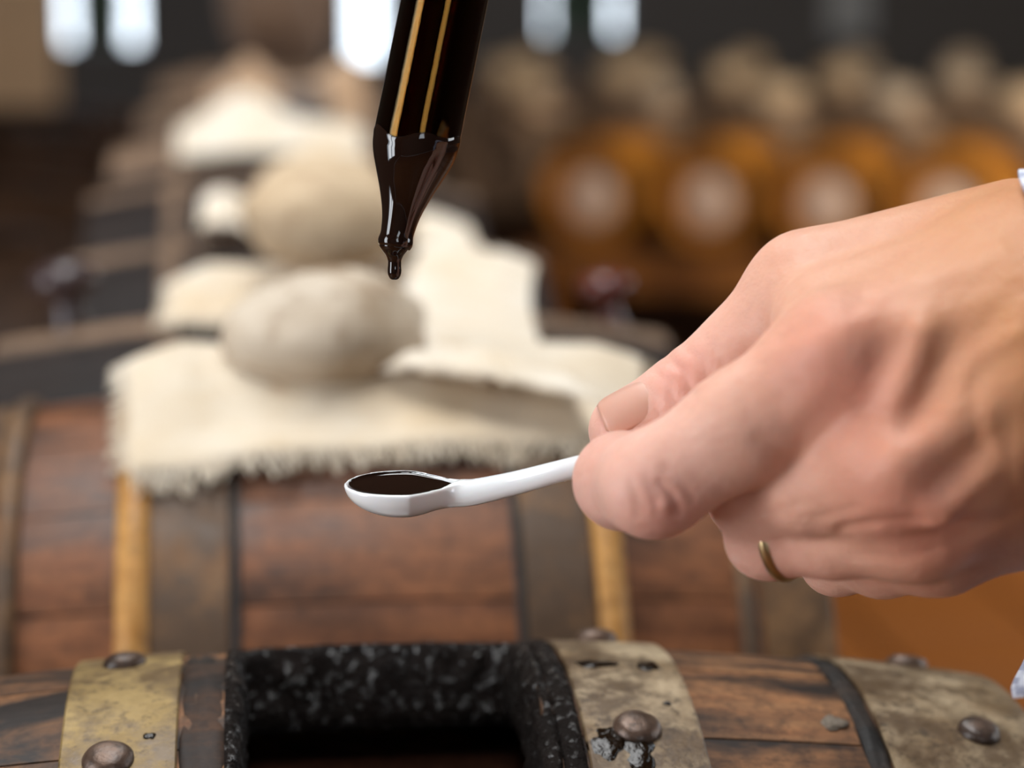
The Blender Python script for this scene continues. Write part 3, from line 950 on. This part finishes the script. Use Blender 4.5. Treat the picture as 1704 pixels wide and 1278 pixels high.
def place_barrel(kit, loc, rz, label, group, plate=False):
    body, hd, hoops, L = kit
    root = empty('storage_barrel', loc, rz)
    link('body', body, None, root)
    for s in (-1, 1):
        h = link('head', hd, None, root); h.location = (s * (L - 0.022), 0, 0)
    for h in hoops: link('hoop', h, None, root)
    if plate:
        p = link('round_plate', plate_me, None, root); p.location = (-(L - 0.016), 0, -0.012)
        p['label'] = 'pale round plate'
    tag(root, label, 'barrel', group)
    return root
n = N('pale_plate'); n.color((0.62, 0.44, 0.33)); n.rough(0.4); M['plate'] = n.m
plate_me = lathe_mesh('round_plate', [(0.020, -0.006), (0.062, -0.004), (0.062, 0.002), (0.058, 0.004), (0.010, 0.005)], 32, axis='x'); plate_me.materials.append(M['plate'])
plate_me.transform(Matrix.Scale(-1, 4, Vector((1, 0, 0)))); plate_me.flip_normals()

def stand(p0, p1, z_top, offs, label, m):
    """Rack of two rails running from p0 to p1 (x, y), rails offs either side."""
    d = Vector((p1[0] - p0[0], p1[1] - p0[1], 0)); ln = d.length
    root = empty('barrel_rack', (p0[0], p0[1], 0), math.atan2(d.y, d.x))
    for s in (-1, 1):
        box('rail', 0, ln, s * offs - 0.03, s * offs + 0.03, z_top - 0.11, z_top, m, root, 0.004)
        for t in (0.04, 0.5, 0.96):
            box('leg', ln * t - 0.03, ln * t + 0.03, s * offs - 0.028, s * offs + 0.028, 0, z_top - 0.11, m, root, 0.004)
    tag(root, label, 'rack', 'racks under the background barrels')
    return root

def rack_row(kit, R, rh, L, pts, label_fn, group, m, rack_label, plate=False, axis_turn=0.0, cloths=None):
    """pts: (px, py, depth) of the barrel centres; barrels lie with one head to the viewer."""
    locs = [P(*p) for p in pts]
    zc = sum(l.z for l in locs) / len(locs)
    d = (locs[-1] - locs[0]); ang = math.atan2(d.y, d.x)
    for i, l in enumerate(locs):
        place_barrel(kit, (l.x, l.y, zc), ang + math.pi / 2 + axis_turn, label_fn(i), group, plate)
    zt = zc - prof_r(0.6 * L, R, rh, L) + 0.002
    e = d.normalized() * (R + 0.05)
    a, b = locs[0] - e, locs[-1] + e
    stand((a.x, a.y), (b.x, b.y), zt, 0.6 * L, rack_label, m)
    return locs, zc, ang

KO = plain_barrel_meshes(0.131, 0.114, 0.18, M['wood_orange'])
K2 = plain_barrel_meshes(0.150, 0.128, 0.20, M['wood_brown'])
KD = plain_barrel_meshes(0.26, 0.22, 0.34, M['wood_dark'])
rank = ['leftmost', 'second from left', 'third from left', 'fourth from left', 'fifth from left', 'sixth from left', 'seventh from left']
rack_row(KO, 0.131, 0.114, 0.18, [(1022, 335, 5.70), (1212, 327, 5.60), (1404, 316, 5.50), (1600, 303, 5.40)],
         lambda i: 'orange-brown barrel with pale round plate, %s in the front right row' % rank[i], 'orange barrels with plates on the right',
         M['wood_beam'], 'orange-brown timber rack under the barrels with pale plates', plate=True)

def topping(kit_R, loc, ang, i, row, m_cloth, m_stone, rnd):
    """Cloth and stone on top of a background barrel lying at angle ang."""
    R = kit_R
    root = empty('linen_cloth', (loc[0], loc[1], loc[2] + R), ang)
    hx, ha = rnd.uniform(0.09, 0.12), rnd.uniform(0.55, 0.75)
    sd = rnd.uniform(0, 50)
    def pt(u, v):
        x = (u - 0.5) * 2 * hx; a = (v - 0.5) * 2 * ha
        r = R + 0.008 + 0.006 * mnoise.noise(Vector((x * 20 + sd, a * 4, sd)))
        return Vector((x, -r * math.sin(a), r * math.cos(a) - R))
    grid_cloth('cloth', pt, 14, 14, m_cloth, root, 0.002)
    tag(root, 'linen cloth on the %s barrel of the %s right row' % (rank[i], row), 'cloth', 'cloths on the right background barrels')
    s = link('river_stone', blob_mesh('river_stone', 0.075, 0.06, 0.045, rnd.uniform(0, 90), 0.12, 3), m_stone)
    s.location = (loc[0] + rnd.uniform(-.02, .02), loc[1], loc[2] + R + 0.045); s.rotation_euler = (0, 0, rnd.uniform(0, 3))
    tag(s, 'stone on the %s barrel of the %s right row' % (rank[i], row), 'stone', 'stones on the right background barrels')
rnd = random.Random(11)
for row, pts in (('second', [(880, 302, 6.80), (1085, 293, 6.60), (1290, 282, 6.40), (1495, 270, 6.20), (1700, 258, 6.0)]),
                 ('third', [(830, 258, 7.45), (1020, 251, 7.3), (1210, 243, 7.15), (1400, 234, 7.0), (1590, 225, 6.85), (1780, 216, 6.7)]),
                 ('rear', [(890, 215, 8.15), (1070, 210, 8.05), (1250, 204, 7.95), (1430, 198, 7.85), (1610, 192, 7.75)])):
    locs, zc, ang = rack_row(K2, 0.150, 0.128, 0.20, pts, lambda i: 'dusty brown barrel, %s in the %s right row' % (rank[i], row),
                             'dusty barrels in the right background', M['wood_dark'], 'dark timber rack under the %s right row of barrels' % row)
    for i, l in enumerate(locs):
        topping(0.150, (l.x, l.y, zc), ang + math.pi / 2, i, row, rnd.choice([M['linen_tan'], M['linen_tan'], M['linen']]), rnd.choice([M['stone'], M['stone_tan']]), rnd)
# big dark casks on the left
near = ['nearest', 'second nearest', 'middle', 'second farthest', 'farthest']
for i in range(5):
    y = 3.25 + i * 0.72
    place_barrel(KD, (-0.60 + 0.02 * i, y, 0.50), 0.0, 'large dark cask in the shadowed left row, %s' % near[i], 'dark casks on the left')
stand((-0.60, 2.95), (-0.52, 6.45), 0.50 - prof_r(0.2, 0.26, 0.22, 0.34) + 0.002, 0.2, 'dark low rack under the casks on the left', M['wood_dark'])

# ------------------------------------------------------------------ implicit surfaces
def surface_nets(fn, lo, hi, h):
    lo = np.array(lo); nn = np.ceil((np.array(hi) - lo) / h).astype(int) + 1
    ax = [lo[i] + h * np.arange(nn[i]) for i in range(3)]
    X, Y, Z = np.meshgrid(*ax, indexing='ij')
    F = fn(X, Y, Z)
    S = F < 0
    nx, ny, nz = nn
    cnt = np.zeros((nx - 1, ny - 1, nz - 1)); acc = np.zeros((nx - 1, ny - 1, nz - 1, 3))
    cor = [(i, j, k) for i in (0, 1) for j in (0, 1) for k in (0, 1)]
    def sub(A, c): return A[c[0]:nx - 1 + c[0], c[1]:ny - 1 + c[1], c[2]:nz - 1 + c[2]]
    for a in cor:
        for d in range(3):
            if a[d]: continue
            b = list(a); b[d] = 1; b = tuple(b)
            fa, fb = sub(F, a), sub(F, b)
            cr = (fa < 0) != (fb < 0)
            den = np.where(np.abs(fa - fb) < 1e-12, 1, fa - fb)
            t = np.where(cr, fa / den, 0)
            cnt += cr
            for q in range(3):
                acc[..., q] += np.where(cr, a[q] + (t if q == d else 0), 0)
    act = cnt > 0
    idx = -np.ones(act.shape, int); idx[act] = np.arange(act.sum())
    ijk = np.argwhere(act)
    V = (ijk + acc[act] / cnt[act][:, None]) * h + lo
    quads = []
    for d in range(3):
        e1, e2 = (d + 1) % 3, (d + 2) % 3
        sl0 = [slice(None)] * 3; sl1 = [slice(None)] * 3
        sl0[d] = slice(0, nn[d] - 1); sl1[d] = slice(1, nn[d])
        A, B = S[tuple(sl0)], S[tuple(sl1)]
        pos = np.argwhere(A != B)
        ok = (pos[:, e1] > 0) & (pos[:, e2] > 0) & (pos[:, e1] < nn[e1] - 1) & (pos[:, e2] < nn[e2] - 1)
        pos = pos[ok]
        if not len(pos): continue
        flip = A[tuple(pos.T)]
        def at(o1, o2):
            p = pos.copy(); p[:, e1] -= o1; p[:, e2] -= o2
            return idx[tuple(p.T)]
        q = np.stack([at(1, 1), at(0, 1), at(0, 0), at(1, 0)], 1)
        q[~flip] = q[~flip][:, ::-1]
        quads.append(q)
    Q = np.concatenate(quads)
    return V, Q[(Q >= 0).all(1)]

def smin(a, b, k):
    h = np.clip(0.5 + 0.5 * (b - a) / k, 0, 1)
    return b * (1 - h) + a * h - k * h * (1 - h)
def smax(a, b, k): return -smin(-a, -b, k)
def cone(X, Y, Z, p, q, r0, r1):
    p = np.array(p); q = np.array(q); d = q - p
    t = np.clip(((X - p[0]) * d[0] + (Y - p[1]) * d[1] + (Z - p[2]) * d[2]) / max(d.dot(d), 1e-12), 0, 1)
    return np.sqrt((X - p[0] - t * d[0]) ** 2 + (Y - p[1] - t * d[1]) ** 2 + (Z - p[2] - t * d[2]) ** 2) - (r0 + (r1 - r0) * t)

# ------------------------------------------------------------------ spoon
def build_spoon():
    root = empty('tasting_spoon', P(668, 804, 0.500), -YAW)
    mm = 0.001
    hp = [(8.5, 0, -2.2, 2.4), (13.5, -1.2, -1.9, 2.75), (22.6, -4.0, 0.6, 2.5), (32.6, -8.0, 4.1, 2.3), (42.5, -11.0, 7.2, 2.3), (53.7, -12.5, 9.6, 2.4), (66, -12.5, 11.0, 2.6)]
    hp = smoothed(hp, 5)
    roll = R_(6.5)
    cr, sr = math.cos(roll), math.sin(roll)
    def fn(X, Y, Z):
        x, y, z = X / mm, Y / mm, Z / mm
        yb, zb = y * cr + z * sr, -y * sr + z * cr            # bowl leaning towards the viewer
        # egg-shaped bowl, its narrow end towards the handle
        bw = 8.9 * (1 - 0.020 * x)
        wide = np.where(x > 2, 8.9 * (1 - 0.045 * (x - 2)), 8.9)
        k = np.sqrt((x / 11.9) ** 2 + (yb / wide) ** 2 + (zb / 6.9) ** 2)
        bowl = (k - 1) * 6.9
        d = bowl
        hd = None
        for a, b in zip(hp[:-1], hp[1:]):
            c = cone(x, y, z, a[:3], b[:3], a[3], b[3])
            hd = c if hd is None else np.minimum(hd, c)
        d = smax(d, zb - 0.15, 0.6)
        d = smin(d, hd, 2.2)
        kc = np.sqrt(((x + 0.2) / 10.9) ** 2 + (yb / (wide - 1.15)) ** 2 + ((zb - 0.3) / 5.9) ** 2)
        cav = (kc - 1) * 5.9
        tip = cone(x, yb, zb, (6, 0, 0.2), (12.3, 0, 1.7), 3.0, 0.5)
        cav = smin(cav, tip, 1.2)
        d = smax(d, -cav, 0.5)
        return d * mm
    V, Q = surface_nets(fn, (-0.0135, -0.017, -0.009), (0.070, 0.0115, 0.016), 0.00034)
    o = link('spoon_body', mesh('spoon_body', V, Q), M['porcelain'], root)
    md = o.modifiers.new('smooth', 'SMOOTH'); md.factor = 0.5; md.iterations = 4
    # vinegar filling the bowl, with a slightly raised rim where it wets the porcelain
    n = 64; vs = []; fs = []
    rings = [(1.0, 0.10), (0.985, -0.25), (0.94, -0.42), (0.85, -0.48), (0.6, -0.5), (0.3, -0.5)]
    for (s, zz) in rings:
        for k in range(n):
            a = 2 * math.pi * k / n
            x = 10.9 * math.cos(a) * s
            wd = 8.9 * (1 - 0.045 * max(x - 2, 0)) - 1.0
            if x > 6: x = 6 + (x - 6) * 1.12
            y = wd * math.sin(a) * s
            z = zz
            vs.append((x * mm, (y * cr - z * sr) * mm, (y * sr + z * cr) * mm))
    vs.append((0, 0.5 * sr * mm, -0.5 * cr * mm))
    for i in range(len(rings) - 1):
        for k in range(n):
            k2 = (k + 1) % n
            fs.append((i * n + k, i * n + k2, (i + 1) * n + k2, (i + 1) * n + k))
    c = len(vs) - 1; b = (len(rings) - 1) * n
    for k in range(n): fs.append((b + k, b + (k + 1) % n, c))
    v = link('vinegar', mesh('vinegar', vs, fs), M['vinegar'], root)
    v['label'] = 'black vinegar filling the spoon bowl'
    tag(root, 'small white porcelain tasting spoon filled with black vinegar, held by the hand', 'spoon')
build_spoon()

# ------------------------------------------------------------------ pipette
def build_pipette():
    s = 0.500 / FPX                          # metres per pixel at the pipette
    tip = P(657, 408, 0.500)
    top = P(740, 0, 0.500)
    ax = (top - tip).normalized()
    root = empty('pipette', tip)
    root.rotation_euler = ax.to_track_quat('Z', 'Y').to_euler()
    out = [(25, -4), (27.5, 3), (27.5, 8), (26, 16), (26.5, 26), (29, 44), (34, 64), (43, 90), (53, 115), (63, 140), (69, 160), (71.5, 180), (72, 205), (71.5, 260), (71.5, 430), (71.5, 1050)]
    inn = [(9, 6), (16, 14), (19, 26), (22, 44), (27, 64), (36, 90), (46, 115), (56, 140), (62, 160), (64.5, 180), (65, 205), (64.5, 260), (64.5, 430), (64.5, 1050)]
    O = smoothed([(r * s, h * s) for r, h in out], 5); I = smoothed([(r * s, h * s) for r, h in inn], 5)
    prof = O + list(reversed(I))
    g = link('glass_tube', lathe_mesh('glass_tube', prof, 72), M['glass'], root)
    lq = [(0.02, 6)] + [(r + 0.35, h) for r, h in inn if h < 1000] + [(64.8, 900), (0.02, 902)]
    L = smoothed([(r * s, h * s) for r, h in lq], 5)
    v = link('vinegar', lathe_mesh('vinegar', L, 72), M['vinegar_glass'], root)
    v['label'] = 'dark amber vinegar inside the tube'
    # film of vinegar that coats the outside of the tip, with an uneven upper edge
    n = 96
    vs, fs = [], []
    Oo = smoothed([(r, h) for r, h in out], 8)
    def rad(h):
        for (r0, h0), (r1, h1) in zip(Oo[:-1], Oo[1:]):
            if h0 <= h <= h1: return r0 + (r1 - r0) * (h - h0) / max(h1 - h0, 1e-6)
        return Oo[-1][0]
    m = 46
    lv = []
    for k in range(n):
        a = 2 * math.pi * k / n
        edge = 186 + 9 * math.sin(2 * a + 0.6) + 5 * math.sin(5 * a + 1)
        lv.append(edge)
    for i in range(m + 1):
        for k in range(n):
            a = 2 * math.pi * k / n
            h = -4 + (lv[k] + 4) * i / m
            t = i / m
            th = 1.6 * (1 - t ** 8) - 0.25 * t ** 8
            if i > m - 4: th += 0.9 * math.sin(math.pi * (i - (m - 4)) / 4)
            r = (rad(h) + th) * s
            vs.append((r * math.cos(a), r * math.sin(a), h * s))
    for i in range(m):
        for k in range(n):
            k2 = (k + 1) % n
            fs.append((i * n + k, i * n + k2, (i + 1) * n + k2, (i + 1) * n + k))
    fs.append(tuple(reversed(range(n))))
    f = link('vinegar_film', mesh('vinegar_film', vs, fs), M['vinegar'], root)
    f['label'] = 'glossy black vinegar coating the tip'
    # the hanging drop (hangs straight down)
    dp = smoothed([(0.02, -58), (6.5, -56.5), (10.5, -50), (11.5, -42), (11.0, -33), (11.5, -25), (15, -17), (20.5, -10), (25, -3), (25.5, 3), (18, 8), (0.02, 9)], 5)
    d = link('drop', lathe_mesh('drop', [(r * s, h * s) for r, h in dp], 40), M['vinegar'], root)
    d.rotation_euler = (root.rotation_euler.to_matrix().inverted() @ (Vector((0, 0, 1)) * 0.9 + ax * 0.1).normalized()).to_track_quat('Z', 'Y').to_euler()
    d['label'] = 'hanging drop of vinegar'
    tag(root, 'glass pipette full of dark vinegar with a drop at its tip', 'pipette')
build_pipette()

# ------------------------------------------------------------------ hand
def build_hand():
    base = P(1600, 700, 0.46)
    root = empty('person', base)
    def H(px, py, d): return np.array(P(px, py, d))
    T = [(H(1690, 446, .487), .0165), (H(1348, 492, .490), .0117), (H(1152, 664, .496), .0093), (H(1046, 716, .498), .0083)]
    I = [(H(1400, 605, .455), .0128), (H(1235, 712, .456), .0106), (H(1088, 806, .459), .0096), (H(1036, 800, .474), .0089), (H(1072, 788, .494), .0080)]
    Mi = [(H(1480, 772, .450), .0128), (H(1362, 800, .459), .0100), (H(1266, 826, .471), .0092), (H(1250, 822, .492), .0085), (H(1330, 800, .505), .0080)]
    Ri = [(H(1520, 862, .459), .0112), (H(1390, 884, .466), .0086), (H(1278, 893, .474), .0078), (H(1278, 884, .495), .0074), (H(1360, 850, .508), .0072)]
    Pi = [(H(1560, 896, .473), .0104), (H(1470, 925, .486), .0078), (H(1392, 930, .503), .0070), (H(1390, 910, .518), .0066), (H(1450, 880, .522), .0064)]
    palm = [(H(1400, 605, .456), H(1725, 535, .455), .0125, .0165),
            (H(1480, 772, .451), H(1730, 625, .448), .0122, .0160),
            (H(1520, 862, .460), H(1735, 710, .452), .0110, .0160),
            (H(1560, 896, .474), H(1735, 780, .468), .0100, .0172),
            (H(1690, 446, .487), H(1348, 492, .490), .0165, .0117),
            (H(1390, 545, .472), H(1640, 500, .468), .0115, .0150),
            (H(1480, 680, .478), H(1700, 640, .472), .0180, .0220),
            (H(1725, 500, .470), H(2350, 500, .435), .0205, .0230),
            (H(1735, 730, .468), H(2350, 720, .435), .0205, .0230),
            (H(1735, 620, .460), H(2350, 610, .432), .0200, .0230)]
    bumps = [(H(1392, 592, .4465), .0070), (H(1490, 792, .4425), .0075), (H(1545, 872, .4530), .0055)]
    tendons = [((1500, 655), (1535, 560), .4415, .0026), ((1410, 560), (1640, 530), .4440, .0022), ((1500, 770), (1700, 640), .4360, .0024), ((1560, 850), (1720, 720), .4385, .0022), ((1620, 820), (1640, 760), .442, .0020)]
    def chain(X, Y, Z, c, k=.004):
        d = None
        for (p, r0), (q, r1) in zip(c[:-1], c[1:]):
            e = cone(X, Y, Z, p, q, r0, r1)
            d = e if d is None else smin(d, e, k)
        return d
    def fn(X, Y, Z):
        pd = None
        for (p, q, r0, r1) in palm:
            e = cone(X, Y, Z, p, q, r0, r1)
            pd = e if pd is None else smin(pd, e, .009)
        for (c, r) in bumps:
            pd = smin(pd, cone(X, Y, Z, c, c + 1e-6, r, r), .006)
        for (a, b, dep, r) in tendons:
            pd = smin(pd, cone(X, Y, Z, H(*a, dep), H(*b, dep), r, r), .005)
        res = None
        for c, kk in ((T, .006), (I, .007), (Mi, .006), (Ri, .006), (Pi, .006)):
            e = smin(pd, chain(X, Y, Z, c), kk)
            res = e if res is None else smin(res, e, .0012)
        # thumb joint creases
        for (a, b, r) in (((1100, 612, .489), (1160, 640, .486), .0009), ((1122, 596, .489), (1178, 628, .486), .0007), ((1085, 628, .490), (1140, 655, .487), .0006)):
            pass
        return res
    def crease(V, Q):
        """Skin folds, veins and wrinkles: push vertices along their normals near short surface lines."""
        tm = mesh('tmp', V, Q)
        Nn = np.zeros(len(V) * 3); tm.vertices.foreach_get('normal', Nn); Nn = Nn.reshape(-1, 3)
        bpy.data.meshes.remove(tm)
        rel = V - np.array(CAM); dep = rel @ np.array(FWD)
        px = 852 + FPX * (rel @ np.array(RGT)) / dep; py = 639 - FPX * (rel @ np.array(UPV)) / dep
        facing = np.clip(-(Nn @ np.array(FWD)) * 3 + 0.6, 0, 1)
        lines = [  # polyline, push in mm, half width in px, depth range
            ([(1112, 596), (1136, 618), (1150, 652)], -0.75, 8), ([(1090, 618), (1112, 640), (1122, 668)], -0.45, 7), ([(1140, 578), (1162, 598), (1178, 628)], -0.40, 8),
            ([(1068, 640), (1088, 662), (1096, 690)], -0.25, 7), ([(1168, 556), (1190, 580), (1204, 606)], -0.25, 8),
            ([(1098, 806), (1118, 826), (1126, 854)], -0.80, 8), ([(1076, 800), (1090, 822), (1096, 852)], -0.45, 7), ([(1050, 800), (1060, 826), (1062, 856)], -0.30, 7),
            ([(1108, 780), (1134, 800), (1150, 830)], -0.35, 8), ([(1100, 845), (1112, 840)], 0.5, 10),
            ([(1535, 555), (1522, 600), (1490, 670)], 0.9, 22), ([(1565, 600), (1540, 660), (1510, 710)], -0.7, 20),
            ([(1660, 420), (1560, 470), (1455, 500)], 0.6, 24), ([(1690, 560), (1620, 600), (1580, 680)], 0.6, 20), ([(1640, 690), (1660, 760), (1600, 830)], 0.5, 18), ([(1620, 640), (1630, 740)], -0.4, 18),
            ([(1300, 560), (1380, 520), (1440, 500)], -0.5, 18), ([(1700, 480), (1640, 540)], -0.3, 20),
            ([(1260, 730), (1290, 745), (1310, 765)], -0.35, 12), ([(1230, 650), (1250, 690)], -0.25, 14), ([(1320, 690), (1350, 660)], 0.4, 22),
            ([(1400, 880), (1470, 868), (1560, 866)], -0.6, 10), ([(1360, 862), (1420, 846)], -0.35, 9), ([(1420, 925), (1500, 930), (1560, 915)], -0.3, 10),
            ([(1300, 850), (1330, 838)], -0.25, 8), ([(1600, 860), (1680, 800)], -0.4, 14), ([(1590, 900), (1680, 860)], -0.4, 12)]
        off = np.zeros(len(V))
        for pts, mmv, w in lines:
            best = np.full(len(V), 1e9)
            for (x0, y0), (x1, y1) in zip(pts[:-1], pts[1:]):
                dx, dy = x1 - x0, y1 - y0
                t = np.clip(((px - x0) * dx + (py - y0) * dy) / (dx * dx + dy * dy), 0, 1)
                best = np.minimum(best, (px - x0 - t * dx) ** 2 + (py - y0 - t * dy) ** 2)
            off += mmv * np.exp(-best / (w * w))
        return V + Nn * (off * facing * 0.001)[:, None]
    lo = np.min([P(940, 1010, .43), P(940, 280, .43), P(1900, 280, .43), P(940, 1010, .55), P(1900, 1010, .38), P(1900, 280, .55), P(1900, 1010, .55)], 0)
    hi = np.max([P(940, 1010, .43), P(940, 280, .43), P(1900, 280, .43), P(940, 280, .55), P(1900, 1010, .38), P(1900, 280, .55), P(1900, 1010, .55)], 0)
    V, Q = surface_nets(fn, lo - 0.003, hi + 0.003, 0.00085)
    V = crease(V, Q)
    # fine creases pressed into the skin, measured from joint lines
    me = mesh('hand', V - np.array(base), Q)
    o = link('hand', me, M['skin'], root)
    # skin tone: pinker at fingers and knuckles, tanner towards the wrist
    def soft(p, r):
        return np.exp(-((V - p) ** 2).sum(1) / r ** 2)
    cen = np.array(P(1100, 780, .46)); far = np.array(P(1720, 600, .44))
    d = far - cen
    t = np.clip((V - cen) @ d / d.dot(d), 0, 1)[:, None]
    c = (1 - t) * np.array([0.75, 0.435, 0.345]) + t * np.array([0.500, 0.220, 0.090])
    red = np.zeros(len(V))
    for (px, py, dd, r, w) in ((1395, 610, .445, .013, .9), (1500, 820, .44, .013, .8), (1560, 880, .45, .010, .5), (1105, 838, .452, .006, .8), (1130, 615, .487, .007, .7), (1010, 770, .47, .008, .3), (1000, 735, .49, .006, .4), (1330, 940, .47, .01, .4), (1500, 960, .47, .012, .3)):
        red += w * soft(np.array(P(px, py, dd)), r)
    red = np.clip(red, 0, 1)[:, None]
    c = c * (1 - red * 0.75) + red * 0.75 * np.array([0.62, 0.22, 0.16])
    at = me.attributes.new('tone', 'FLOAT_COLOR', 'POINT')
    at.data.foreach_set('color', np.concatenate([c, np.ones((len(c), 1))], 1).astype(np.float32).ravel())
    o['label'] = 'left hand pinching the spoon handle between thumb and index finger'
    # thumb nail
    p2, p3 = Vector(T[2][0]), Vector(T[3][0])
    axv = (p3 - p2).normalized()
    pv = UPV * 0.86 - RGT * 0.5; pv = (pv - axv * pv.dot(axv) - FWD * pv.dot(FWD)).normalized()
    up = pv * 0.66 - FWD * 0.75; up = (up - axv * up.dot(axv)).normalized()
    side = axv.cross(up)
    vs, fs = [], []
    nu, nv = 16, 16
    cN = p3 - axv * 0.0026
    for i in range(nu + 1):
        for j in range(nv + 1):
            u, v = -1 + 2 * i / nu, -1 + 2 * j / nv
            wv = 1.02 * (1 - 0.10 * max(u, 0) ** 2)
            ang = v * 0.66 * wv * (math.sqrt(max(0, 1 - 0.55 * abs(u) ** 6)))
            r = 0.0086 - 0.0003 * abs(u) ** 3 - 0.0006 * abs(v) ** 3 + 0.0001 * u
            pnt = cN + axv * (u * 0.0056) + (up * math.cos(ang) + side * math.sin(ang)) * r * (1.0 - 0.02 * abs(v) ** 4)
            vs.append(pnt - base)
    fs = [(i * (nv + 1) + j, (i + 1) * (nv + 1) + j, (i + 1) * (nv + 1) + j + 1, i * (nv + 1) + j + 1) for i in range(nu) for j in range(nv)]
    nl = link('thumbnail', mesh('thumbnail', vs, fs), M['nail'], root)
    md = nl.modifiers.new('thick', 'SOLIDIFY'); md.thickness = 0.0006; md.offset = -1
    # loose shirt cuff around the wrist
    n, m = 72, 10
    vs, fs = [], []
    for j in range(m + 1):
        w = j / m
        for k in range(n):
            a = 2 * math.pi * k / n
            ca, sa = math.cos(a), math.sin(a)
            px = 1750 + (-55 if ca > 0 else -68) * abs(ca) ** 3 + 12 * max(sa, 0) + 620 * w
            py = 722 - 425 * ca - 40 * w + 6 * math.sin(7 * a + 5 * w)
            dd = 0.468 - 0.046 * sa - 0.05 * w + 0.001 * math.sin(5 * a + 9 * w)
            vs.append(P(px, py, dd) - base)
    for j in range(m):
        for k in range(n):
            k2 = (k + 1) % n
            fs.append((j * n + k, j * n + k2, (j + 1) * n + k2, (j + 1) * n + k))
    cm = mesh('shirt_cuff', vs, fs)
    uv = cm.uv_layers.new(name='UVMap')
    for poly in cm.polygons:
        for li in poly.loop_indices:
            vi = cm.loops[li].vertex_index
            uv.data[li].uv = ((vi % n) / n, (vi // n) / m)
    co = link('shirt_cuff', cm, M['cuff'], root)
    md = co.modifiers.new('thick', 'SOLIDIFY'); md.thickness = 0.0016; md.offset = 1
    co['label'] = 'blue and white checked shirt cuff'
    tag(root, 'person holding a white spoon, only the left hand and shirt cuff in view', 'person')
    # wedding ring on the ring finger
    pr = Vector(Ri[2][0]).lerp(Vector(Ri[1][0]), 0.22)
    dr = (Vector(Ri[1][0]) - Vector(Ri[2][0])).normalized()
    prof = [(0.0082, -0.0010), (0.0087, -0.0011), (0.0091, -0.0006), (0.0092, 0), (0.0091, 0.0006), (0.0087, 0.0011), (0.0082, 0.0010), (0.0080, 0), (0.0082, -0.0010)]
    rg = link('wedding_ring', lathe_mesh('wedding_ring', prof, 64, closed_ends=False), M['gold'])
    rg.location = pr
    rg.rotation_euler = dr.to_track_quat('Z', 'Y').to_euler()
    tag(rg, 'thin gold wedding ring worn on the ring finger', 'ring')
build_hand()
